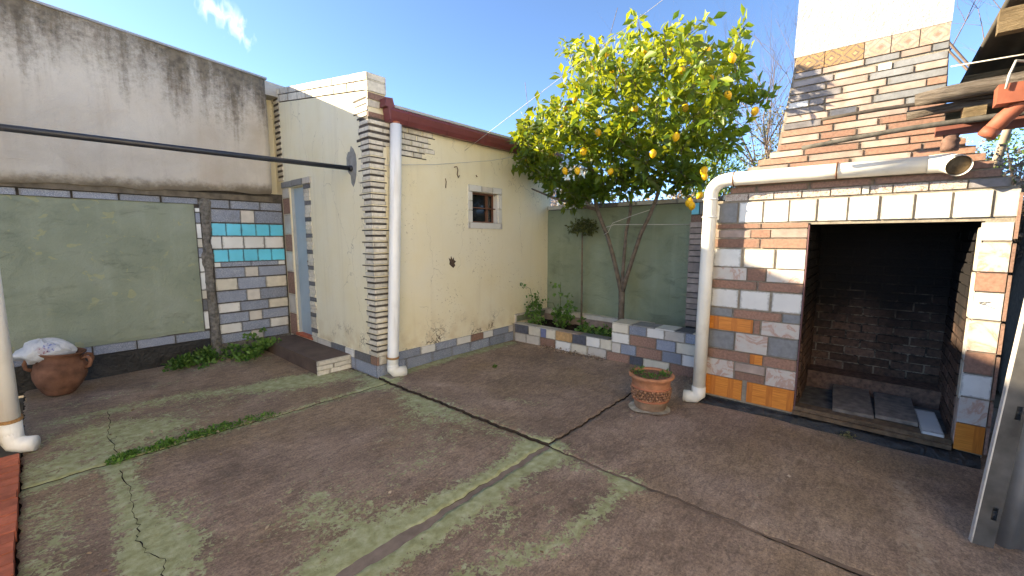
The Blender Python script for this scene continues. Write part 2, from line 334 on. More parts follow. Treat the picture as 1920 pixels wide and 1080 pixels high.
def leaf(name, a, b, c, trans=.45, rough=.42):
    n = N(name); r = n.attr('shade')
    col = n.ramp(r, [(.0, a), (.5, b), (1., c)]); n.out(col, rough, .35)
    tr = n.t.nodes.new('ShaderNodeBsdfTranslucent'); n.put(tr.inputs['Color'], n.mix(.5, col, sc3(c, 1.2)))
    ms = n.t.nodes.new('ShaderNodeMixShader'); ms.inputs[0].default_value = trans
    n.t.links.new(n.b.outputs[0], ms.inputs[1]); n.t.links.new(tr.outputs[0], ms.inputs[2])
    n.t.links.new(ms.outputs[0], n.t.nodes['Material Output'].inputs['Surface']); return n.m
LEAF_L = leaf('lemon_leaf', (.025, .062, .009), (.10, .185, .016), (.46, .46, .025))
LEAF_W = leaf('weed_leaf', (.03, .075, .014), (.075, .165, .03), (.15, .26, .06), .3)
LEAF_P = leaf('herb_leaf', (.04, .10, .02), (.09, .20, .035), (.18, .31, .07), .35)
LEAF_B = leaf('dry_brush_leaf', (.15, .10, .06), (.30, .22, .16), (.44, .36, .29), .2, .8)
LEAF_G = leaf('bright_tree_leaf', (.05, .10, .02), (.10, .19, .03), (.20, .28, .05), .45)
LEAF_O = leaf('olive_shrub_leaf', (.08, .09, .04), (.17, .17, .07), (.33, .31, .16), .35, .6)

# ------------------------------------------------------------------ object helpers
ROOTLOC = {}
def tag(o, label, cat, group=None, kind=None):
    if label: o['label'] = label
    if cat: o['category'] = cat
    if group: o['group'] = group
    if kind: o['kind'] = kind
    return o
def thing(name, label, cat, loc, group=None):
    o = bpy.data.objects.new(name, None); COL.objects.link(o); o.location = loc; o.empty_display_size = .2
    ROOTLOC[o.name] = Vector(loc); return tag(o, label, cat, group)
def attach(o, parent):
    if parent is None: return o
    o.parent = parent
    if parent.name in ROOTLOC: o.matrix_parent_inverse = Matrix.Translation(-ROOTLOC[parent.name])
    return o
def mesh(name, verts, faces, mat, parent=None, smooth=False, attrs=None):
    me = bpy.data.meshes.new(name); me.from_pydata([tuple(v) for v in verts], [], [tuple(f) for f in faces]); me.update()
    me.materials.append(mat)
    if attrs:
        for k, v in attrs.items():
            a = me.attributes.new(k, 'FLOAT', 'POINT'); a.data.foreach_set('value', np.asarray(v, dtype=np.float32))
    if smooth: me.polygons.foreach_set('use_smooth', [True]*len(me.polygons))
    o = bpy.data.objects.new(name, me); COL.objects.link(o); return attach(o, parent)
CUBE = {}
CV = [(-.5, -.5, -.5), (.5, -.5, -.5), (.5, .5, -.5), (-.5, .5, -.5), (-.5, -.5, .5), (.5, -.5, .5), (.5, .5, .5), (-.5, .5, .5)]
CF = [(0, 3, 2, 1), (4, 5, 6, 7), (0, 1, 5, 4), (1, 2, 6, 5), (2, 3, 7, 6), (3, 0, 4, 7)]
def box(name, parent, x0, x1, y0, y1, z0, z1, mat, jit=0):
    key = mat.name
    if key not in CUBE:
        me = bpy.data.meshes.new(name); me.from_pydata(CV, [], CF); me.update(); me.materials.append(mat); CUBE[key] = me
    o = bpy.data.objects.new(name, CUBE[key]); COL.objects.link(o)
    o.location = ((x0+x1)/2, (y0+y1)/2, (z0+z1)/2); o.scale = (abs(x1-x0), abs(y1-y0), abs(z1-z0))
    if jit: o.rotation_euler = [random.uniform(-jit, jit) for _ in range(3)]
    return attach(o, parent)
def tileX(parent, c, a0, a1, z0, z1, mat, proud=.010, name='tile', depth=.012):
    return box(name, parent, c-proud-random.uniform(-.003, .005), c+depth, min(a0, a1), max(a0, a1), z0, z1, mat, .004)
def tileY(parent, c, a0, a1, z0, z1, mat, proud=.010, name='tile', depth=.012):
    return box(name, parent, min(a0, a1), max(a0, a1), c-proud-random.uniform(-.003, .005), c+depth, z0, z1, mat, .004)
def prism(name, poly, axis, a, b, mat, parent=None):
    """polygon extruded along an axis; poly are (u,v) in the remaining two axes"""
    n = len(poly); V = []
    for t in (a, b):
        for u, v in poly:
            V.append({'X': (t, u, v), 'Y': (u, t, v), 'Z': (u, v, t)}[axis])
    F = [tuple(range(n)), tuple(range(2*n-1, n-1, -1))] + [(i, i+n, (i+1) % n+n, (i+1) % n) for i in range(n)]
    o = mesh(name, V, F, mat, parent)
    import bmesh
    bm = bmesh.new(); bm.from_mesh(o.data); bmesh.ops.recalc_face_normals(bm, faces=bm.faces); bm.to_mesh(o.data); bm.free()
    return o
def tube_data(pts, rad, sides=8, cap=True):
    pts = [Vector(p) for p in pts]; V = []; F = []
    rad = rad if hasattr(rad, '__len__') else [rad]*len(pts)
    up = None
    for i, p in enumerate(pts):
        t = (pts[min(i+1, len(pts)-1)] - pts[max(i-1, 0)])
        if t.length < 1e-9: t = Vector((0, 0, 1))
        t.normalize()
        if up is None: up = t.orthogonal().normalized()
        else:
            up = up - t*up.dot(t)
            up = up.normalized() if up.length > 1e-6 else t.orthogonal().normalized()
        b = t.cross(up)
        for k in range(sides):
            a = 2*math.pi*k/sides
            V.append(p + (up*math.cos(a) + b*math.sin(a))*rad[i])
    for i in range(len(pts)-1):
        for k in range(sides):
            k2 = (k+1) % sides
            F.append((i*sides+k, i*sides+k2, (i+1)*sides+k2, (i+1)*sides+k))
    if cap:
        F.append(tuple(range(sides-1, -1, -1))); F.append(tuple((len(pts)-1)*sides+k for k in range(sides)))
    return V, F
def tube(name, pts, rad, mat, parent=None, sides=12, smooth=True, cap=True):
    V, F = tube_data(pts, rad, sides, cap); return mesh(name, V, F, mat, parent, smooth)
def tubes(name, lst, mat, parent=None, smooth=True):
    V = []; F = []
    for pts, rad, sides in lst:
        v, f = tube_data(pts, rad, sides); o = len(V); V += v; F += [tuple(i+o for i in q) for q in f]
    return mesh(name, V, F, mat, parent, smooth)
def lathe(name, prof, c, mat, parent=None, seg=40, wob=0, tilt=None):
    V = []; F = []; n = len(prof)
    for k in range(seg):
        a = 2*math.pi*k/seg
        for r, z in prof:
            rr = r*(1+wob*math.sin(3*a+z*9)+wob*.6*math.sin(5*a+z*23)); V.append(Vector((rr*math.cos(a), rr*math.sin(a), z)))
    if tilt: V = [tilt @ v for v in V]
    V = [v+Vector(c) for v in V]
    for k in range(seg):
        for i in range(n-1):
            F.append((k*n+i, ((k+1) % seg)*n+i, ((k+1) % seg)*n+i+1, k*n+i+1))
    return mesh(name, V, F, mat, parent, True)
def arc(c, r, a0, a1, u, v, n=10):
    c, u, v = Vector(c), Vector(u), Vector(v)
    return [c + u*(r*math.cos(a0+(a1-a0)*i/n)) + v*(r*math.sin(a0+(a1-a0)*i/n)) for i in range(n+1)]
def grid_panel(name, fn, nu, nv, mat, parent=None):
    V = [fn(i/nu, j/nv) for j in range(nv+1) for i in range(nu+1)]
    F = [(j*(nu+1)+i, j*(nu+1)+i+1, (j+1)*(nu+1)+i+1, (j+1)*(nu+1)+i) for j in range(nv) for i in range(nu)]
    return mesh(name, V, F, mat, parent, True)
def vn(x, y, s=1, k=0):  # cheap smooth wobble
    return math.sin(x*s*2.1+k)*math.cos(y*s*1.7+k*2)+.5*math.sin(x*s*5.3+y*s*3.1+k*3)+.3*math.sin(y*s*9.7-x*s*7.1+k)
def foliage(name, centres, per, spread, size, mat, parent=None, up=.2, shade=None, aspect=.42, squash=1., droop=.0):
    """leaf-shaped folded faces scattered about clump centres"""
    C = np.repeat(np.asarray(centres, float), per, 0); n = len(C)
    off = rng.normal(0, 1, (n, 3)); off /= np.linalg.norm(off, axis=1)[:, None]+1e-9
    off *= (rng.random((n, 1))**.55)*(spread if np.isscalar(spread) else np.repeat(spread, per)[:, None]); off[:, 2] *= squash
    p = C+off
    d = off/(np.linalg.norm(off, axis=1)[:, None]+1e-9) + rng.normal(0, .55, (n, 3)); d[:, 2] += up
    d /= np.linalg.norm(d, axis=1)[:, None]
    q = rng.normal(0, 1, (n, 3)); q[:, 2] *= .35; s = np.cross(d, q); s /= np.linalg.norm(s, axis=1)[:, None]+1e-9
    m = np.cross(s, d); m *= np.sign(m[:, 2:3]+1e-9)
    L = size*(.55+.75*rng.random((n, 1))); W = L*aspect*(.8+.4*rng.random((n, 1)))
    a = p; b = p+d*L - np.array([0, 0, 1])*L*droop; mid = p+d*L*.48
    l = mid+s*W*.5+m*L*.07; r = mid-s*W*.5+m*L*.07
    V = np.stack([a, l, b, r, mid], 1).reshape(-1, 3)
    base = (np.arange(n)*5)[:, None]
    F = np.concatenate([base+np.array([[0, 4, 1]]), base+np.array([[1, 4, 2]]), base+np.array([[2, 4, 3]]), base+np.array([[3, 4, 0]])], 0)
    sh = rng.random(n) if shade is None else np.clip(np.repeat(np.asarray(shade), per)+rng.normal(0, .17, n), 0, 1)
    me = bpy.data.meshes.new(name); me.vertices.add(len(V)); me.vertices.foreach_set('co', V.astype(np.float32).ravel())
    me.loops.add(F.size); me.loops.foreach_set('vertex_index', F.astype(np.int32).ravel())
    me.polygons.add(len(F)); me.polygons.foreach_set('loop_start', np.arange(0, F.size, 3, dtype=np.int32)); me.polygons.foreach_set('loop_total', np.full(len(F), 3, np.int32))
    me.update(calc_edges=True); me.validate(); me.materials.append(mat)
    at = me.attributes.new('shade', 'FLOAT', 'POINT'); at.data.foreach_set('value', np.repeat(sh, 5).astype(np.float32))
    o = bpy.data.objects.new(name, me); COL.objects.link(o); return attach(o, parent)

# ================================================================== GROUND
g = mesh('ground', [(-60, -60, -.09), (90, -60, -.09), (90, 90, -.09), (-60, 90, -.09)], [(0, 1, 2, 3)], EARTH); tag(g, None, None, kind='structure')
def pdist(X, Y, pl):
    d = np.full(X.shape, 9.)
    for (x0, y0), (x1, y1) in zip(pl[:-1], pl[1:]):
        vx, vy = x1-x0, y1-y0; L = vx*vx+vy*vy+1e-9
        t = np.clip(((X-x0)*vx+(Y-y0)*vy)/L, 0, 1); d = np.minimum(d, np.hypot(X-x0-t*vx, Y-y0-t*vy))
    return d
MOSS = [([(.9, 2.6), (1.6, 2.55), (2.2, 3.0)], .35, .17), ([(.0, 4.7), (1.0, 4.75), (1.9, 4.6)], .34, .27), ([(.9, 2.15), (1.6, 1.6), (1.9, 1.35)], .25, .2), ([(0, 4.25), (.6, 4.4)], .3, .2), ([(.3, 1.83), (2.46, 1.80)], .15, .85), ([(.3, 1.72), (2.3, 1.74)], .13, .45), ([(2.40, 1.5), (2.42, 4.0)], .18, .42), ([(-.2, 4.0), (2.5, 4.0)], .10, .58),
        ([(.26, 3.85), (.26, 3.3), (.24, 2.6)], .11, .75), ([(.30, 2.66), (.34, 2.40)], .16, .55), ([(2.46, 1.12), (2.1, 1.09), (1.74, 1.13), (1.5, 1.22), (1.2, 1.36)], .08, .62), ([(2.44, 1.05), (2.45, 1.25)], .08, .55),
        ([(1.72, 4.86), (2.12, 4.70), (2.45, 4.55), (2.46, 4.18)], .24, .66), ([(0, 5.30), (.43, 5.30), (.87, 5.22), (1.46, 4.95), (1.78, 4.92)], .17, .55),
        ([(-.14, 4.20), (.2, 4.30), (.6, 4.4), (.2, 4.8)], .26, .45), ([(-.12, 3.65), (-.05, 3.3), (-.14, 2.9)], .17, .50), ([(.45, 3.05), (.36, 2.66)], .16, .40),
        ([(.97, 2.40), (1.12, 2.05), (.88, 1.95)], .20, .34), ([(1.55, 2.3), (2.1, 2.5)], .16, .26), ([(2.7, 4.14), (3.67, 4.13), (4.7, 4.10)], .13, .75), ([(3.0, 2.60), (3.11, 2.29)], .10, .34), ([(2.35, 3.4), (2.2, 2.9), (2.0, 3.0)], .18, .28),
        ([(1.2, 6.2), (1.9, 6.1)], .25, .35), ([(-.1, 5.8), (.9, 5.85)], .14, .34), ([(1.5, 1.35), (1.7, 1.5)], .1, .28)]
WEAR = [([(.2, 6.5), (.9, 6.4), (1.4, 6.3)], .22, .5), ([(3.9, 3.2), (4.7, 2.8), (4.3, 2.2)], .32, .34), ([(1.2, 3.0), (1.0, 2.3), (1.4, 2.5)], .25, .33), ([(1.6, 5.6), (1.9, 5.3)], .2, .33), ([(3.6, -.25), (3.0, -.3), (2.6, -.3)], .10, .52), ([(3.45, .9), (3.1, .6)], .22, .30), ([(4.5, 1.35), (4.7, 1.4)], .15, .6), ([(2.9, 4.0), (3.6, 3.93), (4.6, 3.9)], .05, .45), ([(2.53, 1.9), (2.53, 4.0)], .02, .30)]
EDGE = basic('slab_edge_concrete', (.06, .045, .035), .3, 20, .95, .5, 60, 0, .1, .2)
def slab(x0, x1, y0, y1, z, st=.026):
    nx, ny = int((x1-x0)/st), int((y1-y0)/st)
    xs, ys = np.linspace(x0, x1, nx+1), np.linspace(y0, y1, ny+1); X, Y = np.meshgrid(xs, ys)
    edge = np.minimum(np.minimum(X-x0, x1-X), np.minimum(Y-y0, y1-Y))
    wx = .006*np.sin(X*23+Y*3)+.005*np.sin(X*61); wy = .006*np.sin(Y*19+X*2)+.005*np.sin(Y*57)
    k = np.exp(-edge/.05)
    Z = z+.006*np.sin(X*1.9+1)*np.cos(Y*1.6)+.003*np.sin(X*7+Y*5) - .007*np.exp(-(edge/.010)**2)
    Xw, Yw = X+wy*k, Y+wx*k
    moss = sum(s*np.exp(-(pdist(Xw, Yw, p)/r)**2) for p, r, s in MOSS); wear = sum(s*np.exp(-(pdist(Xw, Yw, p)/r)**2) for p, r, s in WEAR)
    V = np.stack([Xw, Yw, Z], -1).reshape(-1, 3); ii = np.arange((nx+1)*(ny+1)).reshape(ny+1, nx+1)
    F = np.stack([ii[:-1, :-1], ii[:-1, 1:], ii[1:, 1:], ii[1:, :-1]], -1).reshape(-1, 4).tolist()
    V = V.tolist(); mo, we = np.clip(moss, 0, 1.1).ravel().tolist(), np.clip(wear, 0, 1).ravel().tolist()
    # skirt down to the bedding
    ring = list(ii[0, :])+list(ii[1:, -1])+list(ii[-1, -2::-1])+list(ii[-2:0:-1, 0]); b0 = len(V)
    for r in ring: V.append([V[r][0], V[r][1], -.085]); mo.append(.0); we.append(0)
    m = len(ring)
    F += [(ring[i], b0+i, b0+(i+1) % m, ring[(i+1) % m]) for i in range(m)]
    o = mesh('concrete_slab', V, F, FLOOR, g, True, {'moss': mo, 'wear': we}); o.data.materials.append(EDGE)
    mi = [0]*(len(F)-m)+[1]*m; o.data.polygons.foreach_set('material_index', mi); o.data.polygons.foreach_set('use_smooth', [True]*(len(F)-m)+[False]*m); return o
slab(-.19, 2.482, 4.012, 6.70, .0); slab(-.19, 2.482, 1.817, 3.998, .0); slab(-.19, 2.482, -1.95, 1.772, .0)
slab(2.500, 5.0, 1.795, 4.24, .016); slab(2.490, 5.9, -2.5, 1.789, .005)
jn = mesh('joint_mortar', [(-.2, 1.75, -.004), (2.49, 1.75, -.004), (2.49, 1.84, -.004), (-.2, 1.84, -.004)], [(0, 1, 2, 3)], basic('joint_mortar', (.20, .155, .125), .25, 12, .85, .5, 80, 0, .2, .4), g)
mesh('joint_mortar', [(2.470, -2.4, -.0035), (2.505, -2.4, -.0035), (2.505, 1.74, -.0035), (2.470, 1.74, -.0035)], [(0, 1, 2, 3)], basic('joint_grit', (.17, .12, .09), .3, 12, .85, .5, 80, 0, .2, .5), g)
gap = mesh('joint_fill', [(-.2, -2.5, -.03), (5.9, -2.5, -.03), (5.9, 6.7, -.03), (-.2, 6.7, -.03)], [(0, 1, 2, 3)], SOIL, g)
# surface cracks as real grooves are too fine: dark grit strips lying in the cracks
def jag(pl, n=5, j=.012):
    out = []
    for (x0, y0), (x1, y1) in zip(pl[:-1], pl[1:]):
        out += [(x0+(x1-x0)*k/n+random.uniform(-j, j), y0+(y1-y0)*k/n) for k in range(n)]
    return out+[pl[-1]]
for pl in ([(.33, 5.3), (.31, 4.9), (.27, 4.6), (.28, 4.17)], [(.26, 3.81), (.275, 3.5), (.26, 3.32), (.245, 3.1), (.25, 2.97), (.23, 2.85), (.24, 2.7), (.29, 2.57), (.27, 2.43)]):
    V = []; F = []; pl = jag(pl)
    for i, (x, y) in enumerate(pl):
        z = .0045+.006*math.sin(x*1.9+1)*math.cos(y*1.6)+.003*math.sin(x*7+y*5); hw = random.uniform(.0008, .0032)
        V += [(x-hw, y, z), (x+hw, y+.002, z)]
        if i: F.append((2*i-2, 2*i-1, 2*i+1, 2*i))
    mesh('crack', V, F, SOIL, g)
# red paver strip along the left edge
pv = thing('paver_edging', 'strip of red brick pavers edging the brown concrete under the downpipe', 'paving', (-.35, 3, 0))
box('bed', pv, -.9, -.205, -2.4, 4.66, -.06, .012, DMORTAR)
for i in range(62):
    y = 4.62-i*.113
    if y > -2.3: box('brick', pv, -.42, -.195-random.uniform(0, .008), y-.104, y, -.03, .035+random.uniform(0, .005), BRICKRED, .008)
for i in range(62):
    y = 4.62-i*.113
    if y > -2.3: box('brick', pv, -.66, -.43, y-.104, y, -.03, .035+random.uniform(0, .005), BRICKRED, .008)

# ================================================================== BACK BOUNDARY WALL (faces -Y, y = 6.68)
BX0 = -9.0
bw = thing('boundary_wall', 'tall stained grey plaster wall above olive panel and blue tile patchwork', 'wall', (1.2, 6.75, 0))
def ptop(x): return 3.985-.076*x
def plast(u, v):
    x = BX0+(2.345-BX0)*u; zb = 2.165+.03*(max(x, -1)+.2)+.012*vn(x, 0, 2.2); zt = ptop(x)
    k = v; z = zb+(zt-zb)*k
    y = 6.575+.010*vn(x, z, 1.1, 2)
    if v < .06: y += .05*(1-v/.06)**2
    if x > 2.28: y += .06*((x-2.28)/.065)**2
    return (x, y, z)
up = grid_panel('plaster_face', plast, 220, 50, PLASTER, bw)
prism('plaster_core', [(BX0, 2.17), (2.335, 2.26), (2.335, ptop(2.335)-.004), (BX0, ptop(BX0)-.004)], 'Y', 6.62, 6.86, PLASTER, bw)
prism('coping', [(BX0, ptop(BX0)-.002), (2.345, ptop(2.345)-.002), (2.345, ptop(2.345)+.022), (BX0, ptop(BX0)+.022)], 'Y', 6.555, 6.88, basic('zinc_coping', (.30, .31, .34), .15, 6, .5, .1, 40, 0, .4, .2), bw)
prism('whitewashed_end', [(2.335, 3.62), (2.9, 3.62), (2.9, ptop(2.9)), (2.335, ptop(2.335))], 'Y', 6.62, 6.86, WHITEP, bw)
box('wall_core', bw, BX0, 2.52, 6.70, 6.86, -.05, 2.25, DMORTAR)
box('lip', bw, BX0, 2.345, 6.64, 6.71, 2.128, 2.20, basic('lip_shaded_stained_render', (.15, .125, .095), .35, 9, .9, .6, 40, 0, .2, .3))  # dark colour holds the overhang's underside shadow together with drip stains
def gpan(u, v):
    x = -2.2+3.615*u; z = .372+1.676*v; e = min(u*3, (1-u)*3.6, v*1.7, (1-v)*1.7)
    return (x, 6.686+.004*vn(x, z, 1.5, 1)+(.012 if e < .001 else 0), z)
grid_panel('painted_panel', gpan, 90, 50, GREEN_L, bw)
for z0, z1, row in [(2.050, 2.120, [(-.525, -.364), (-.352, -.066), (-.043, .319), (.339, .698), (.718, 1.076), (1.097, 1.457)]), (.270, .370, [(-.39, -.03), (-.02, .172), (.182, .340), (.352, .722), (.734, 1.092), (1.105, 1.466)])]:
    for a, b in row: tileY(bw, 6.69, a, b, z0, z1, MT['b'], .016)
tileY(bw, 6.69, -1.2, -.535, 2.05, 2.12, MT['b'], .016); tileY(bw, 6.69, -1.2, -.40, .27, .37, MT['b'], .016)
box('black_plinth', bw, BX0, 1.46, 6.665, 6.72, -.03, .262, BLACK)
zz = .40
for c, hgt in [('w', .25), ('g', .16), ('c', .12), ('w', .24), ('w', .19), ('b', .13), ('c', .12), ('w', .2), ('b', .14), ('w', .06)]:
    tileY(bw, 6.69, 1.423, 1.468, zz, min(zz+hgt-.012, 2.04), MT[c], .013); zz += hgt
def rub(u, v):
    z = .1+2.03*v; a = -math.pi*u; wdt = (.056 if v > .12 else .062)+.016*vn(3, z*4, 1.4)*(1 if v > .35 else .25)
    return (1.525+.01*math.sin(z*4)+wdt*math.cos(a+math.pi), 6.69-.045*math.sin(-a)-.008*vn(u*4, z*7, 1.6), z)
grid_panel('broken_concrete_rib', rub, 10, 70, RUBBLE, bw)
def foot(u, v):
    a = math.pi*u; r = .12-.045*v; z = -.02+.15*v
    return (1.535-r*math.cos(a), 6.70-(.11-.04*v)*math.sin(a)-.006*vn(u*4, v*3, 2), z)
grid_panel('rib_foot', foot, 14, 6, RUBBLE, bw)
TILE_BACK = [
  (2.012,2.118,[(1.578,1.807,'b'),(1.819,2.177,'b'),(2.189,2.470,'b')]),
  (1.825,1.995,[(1.586,1.930,'b'),(1.937,2.102,'e'),(2.107,2.472,'b')]),
  (1.645,1.808,[(1.586,1.742,'t'),(1.751,1.925,'t'),(1.935,2.107,'t'),(2.115,2.285,'t'),(2.296,2.471,'t')]),
  (1.470,1.632,[(1.564,1.684,'w'),(1.695,1.944,'w'),(1.954,2.205,'w'),(2.218,2.465,'w')]),
  (1.290,1.455,[(1.587,1.749,'t'),(1.759,1.930,'t'),(1.939,2.111,'t'),(2.121,2.290,'t'),(2.298,2.475,'t')]),
  (1.222,1.280,[(1.584,1.652,'w'),(1.656,2.015,'b'),(2.022,2.379,'b'),(2.384,2.470,'w')]),
  (1.070,1.205,[(1.583,1.933,'b'),(1.941,2.105,'e'),(2.111,2.477,'b')]),
  (0.900,1.055,[(1.582,1.834,'c'),(1.841,2.193,'b'),(2.201,2.475,'c')]),
  (0.732,0.885,[(1.583,1.936,'b'),(1.944,2.107,'e'),(2.112,2.475,'b')]),
  (0.590,0.716,[(1.589,1.842,'w'),(1.850,2.211,'b'),(2.219,2.479,'c')]),
  (0.440,0.572,[(1.590,1.945,'b'),(1.953,2.113,'e'),(2.120,2.475,'b')]),
  (0.300,0.426,[(1.591,1.847,'w'),(1.854,2.213,'b'),(2.221,2.468,'w')]),
  (0.165,0.286,[(1.595,1.956,'b'),(1.961,2.111,'e'),(2.119,2.459,'b')])]
for z0, z1, row in TILE_BACK:
    for a, b, c in row: tileY(bw, 6.69, a, b, z0, z1, MT[c], .012)
box('render_base', bw, 1.59, 2.49, 6.67, 6.71, -.03, .158, RUBBLE)

# ================================================================== OUTBUILDING
HX, HY = 2.5, 4.226
hs = thing('outbuilding', 'cream plastered outbuilding with striped tile corner, blue door and maroon gutter', 'building', (HX, HY, 0))
# door wall (x = 2.5): pieces round the door opening y 5.92..6.42, z .2..2.33
def par_top(y): return 3.37+(y-HY)*.152
def wall_piece(name, y0, y1, zb, zt0, zt1): return prism(name, [(y0, zb), (y1, zb), (y1, zt1), (y0, zt0)], 'X', HX, HX+.215, CREAM, hs)
wall_piece('door_wall', HY, 5.92, -.05, par_top(HY)-.19, par_top(5.92)-.19)
wall_piece('door_wall', 6.42, 6.95, -.05, par_top(6.42)-.19, par_top(6.95)-.19)
wall_piece('door_wall', 5.92, 6.42, 2.33, par_top(5.92)-.19, par_top(6.42)-.19)
wall_piece('door_wall', 5.92, 6.42, -.05, .2, .2)
prism('parapet_core', [(HY+.004, par_top(HY)-.19), (6.95, par_top(6.95)-.19), (6.95, par_top(6.95)-.012), (HY+.004, par_top(HY)-.012)], 'X', HX+.004, HX+.211, DMORTAR, hs)
def slanted(y0, y1, d0, d1, mat):   # tile on the parapet that follows its slope
    t0, t1 = par_top(y0), par_top(y1); q = random.uniform(.008, .012)
    prism('tile', [(y0, t0-d1), (y1, t1-d1), (y1, t1-d0), (y0, t0-d0)], 'X', HX-q, HX+.22, mat, hs)
ys = HY-.01
for wdt, c in zip([.37, .41, .29, .18, .22, .3, .26, .3, .2, .25], 'uuuuuuuuuu'):
    slanted(ys, ys+wdt-.012, 0, .078, MT[c]); ys += wdt
ys = HY-.01
for wdt, c in zip([.27, .16, .31, .29, .30, .17, .25, .3, .3, .3], 'uruuuuuuuu'):
    slanted(ys, ys+wdt-.012, .09, .178, MT[c]); ys += wdt
# window wall (y = 4.226) round the opening x 4.02..4.56, z 1.825..2.25
def wbox(x0, x1, z0, z1): box('window_wall', hs, x0, x1, HY, HY+.2, z0, z1, CREAM)
wbox(HX+.22, 4.02, -.05, 3.02); wbox(4.56, 5.86, -.05, 3.02); wbox(4.02, 4.56, -.05, 1.825); wbox(4.02, 4.56, 2.25, 3.02)
box('end_wall', hs, 5.65, 5.855, HY+.2, 7, -.05, 3.0, CREAM)
box('wall_return', hs, 2.30, HX+.01, 6.88, 7.0, -.05, 3.66, CREAM)
# door leaf, frame, threshold
door = prism('door', [(5.935, .215), (6.405, .215), (6.405, 2.32), (5.935, 2.32)], 'X', HX+.05, HX+.09, DOORM, hs)
box('door_frame', hs, HX+.02, HX+.10, 6.395, 6.42, .2, 2.33, basic('grey_door_frame', (.42, .45, .47), .1, 5, .5, .1, 40, 0, .4, .3)); box('door_frame', hs, HX+.02, HX+.10, 5.92, 5.94, .2, 2.33, MORTAR)
box('threshold', hs, HX-.02, HX+.1, 5.90, 6.44, .175, .213, BRICKRED)
tube('door_handle', [(HX+.045, 5.985, 1.22), (HX+.02, 5.985, 1.22), (HX+.015, 5.985, 1.30)], .007, RUST, hs, 8)
# jamb tiles left of the door, lintel strip, striped right jamb
zb = [.16, .49, .78, 1.12, 1.41, 1.67, 1.96, 2.19, 2.335]
for i, (a, b) in enumerate(zip(zb[:-1], zb[1:])): tileX(hs, HX, 6.435, 6.66, a+.004, b-.004, MT['r' if i % 2 == 0 else 'e'], .008)
for a, b, c in ((5.70, 5.93, 'e'), (5.94, 6.28, 's'), (6.29, 6.66, 's')): tileX(hs, HX, a, b, 2.34, 2.42, MT[c], .022)
z = .14; i = 0
while z < 2.31:
    hgt = (.058 if i % 4 == 3 else .046)
    tileX(hs, HX, 5.755+random.uniform(-.02, .012), 5.93, z, min(z+hgt, 2.335), MT['g' if i % 4 == 3 else 'u'], .009); z += hgt+.006; i += 1
# striped strip beside the grey plaster
z = 2.45; i = 0
while z < 3.60:
    tileX(hs, HX, 6.60+random.uniform(-.012, .012), 6.78, z, z+.042, MT['u'], .010); tileX(hs, HX, 6.61+random.uniform(-.012, .012), 6.78, z+.046, z+.074, MT['k'], .007); z += .078
# corner quoins: pale courses with dark strips between, on both faces
z = .252; i = 0
while z < 2.62:
    L = .155+random.uniform(-.015, .02); q = .006
    tileX(hs, HX, HY-.012, HY+L, z, z+.040, MT['u'], .011); tileY(hs, HY, HX+.001, HX+.165+random.uniform(-.006, .01), z, z+.040, MT['u'], .011)
    L2 = .215+random.uniform(-.02, .03) if i % 2 else .14+random.uniform(-.015, .02); h2 = .012 if i % 2 else .022
    box('dark_strip', hs, HX-.007, HX+.01, HY-.004, HY+L2, z+.042, z+.042+h2, MT['k'])
    box('dark_strip', hs, HX+.0105, HX+(.19 if i % 2 else .165)+random.uniform(-.006, .012), HY-.007, HY+.01, z+.042, z+.042+h2, MT['k'])
    z += .0665; i += 1
# upper corner: larger mixed courses
rows = [(2.635, 2.675), (2.705, 2.745), (2.775, 2.815), (2.845, 2.885)]
for i, (a, b) in enumerate(rows):
    tileX(hs, HX, HY-.012, HY+random.uniform(.15, .24), a, b, MT['u'], .011)
    xs = [HX+.001, HX+.17+.09*(i % 2), HX+.33]
    for p, q in zip(xs[:-1], xs[1:]): tileY(hs, HY, p, q-.008, a, b, MT['u'], .011)
    box('dark_strip', hs, HX-.007, HX+.01, HY-.004, HY+random.uniform(.16, .26), b+.002, b+.028, MT['k'])
    box('dark_strip', hs, HX+.0105, HX+.33, HY-.007, HY+.01, b+.002, b+.028, MT['k'])
for a, b, c, x1 in ((2.915, 2.965, 'r', 2.715), (3.02, 3.09, 'u', 2.64), (3.10, 3.165, 'r', 2.718), (3.18, 3.288, 'u', 2.718), (3.303, 3.365, 'u', 2.718)):
    tileY(hs, HY+.004, HX-.008, x1, a, b, MT[c], .016)
for a, b, c, L in ((2.925, 2.965, 'u', .2), (2.985, 3.04, 'p', .27), (3.06, 3.10, 'u', .23), (3.125, 3.165, 'u', .28)):
    tileX(hs, HX, HY+.008, HY+L, a, b, MT[c], .011); box('dark_strip', hs, HX-.007, HX+.01, HY+.008, HY+L+.03, a-.016, a-.001, MT['k'])
# white brick slips under the gutter to the right of the downpipe
for a, b, row in ((2.835, 2.885, [(2.84, 2.98), (3.0, 3.19), (3.21, 3.36)]), (2.765, 2.818, [(2.84, 2.93), (2.945, 3.11), (3.13, 3.29)]), (2.70, 2.75, [(2.84, 3.03), (3.045, 3.20), (3.22, 3.29)]),
                  (2.635, 2.682, [(2.84, 2.935), (2.95, 3.13), (3.15, 3.23)]), (2.572, 2.618, [(2.84, 3.05), (3.065, 3.19)])):
    for p, q in row: tileY(hs, HY, p, q, a, b, MT['u'], .009)
    box('dark_strip', hs, 2.84, row[-1][1]+random.uniform(.0, .08), HY-.004, HY+.01, a-.013, a-.002, MT['k'])
tileY(hs, HY, 3.22, 3.385, 2.64, 2.69, MT['u'], .007)
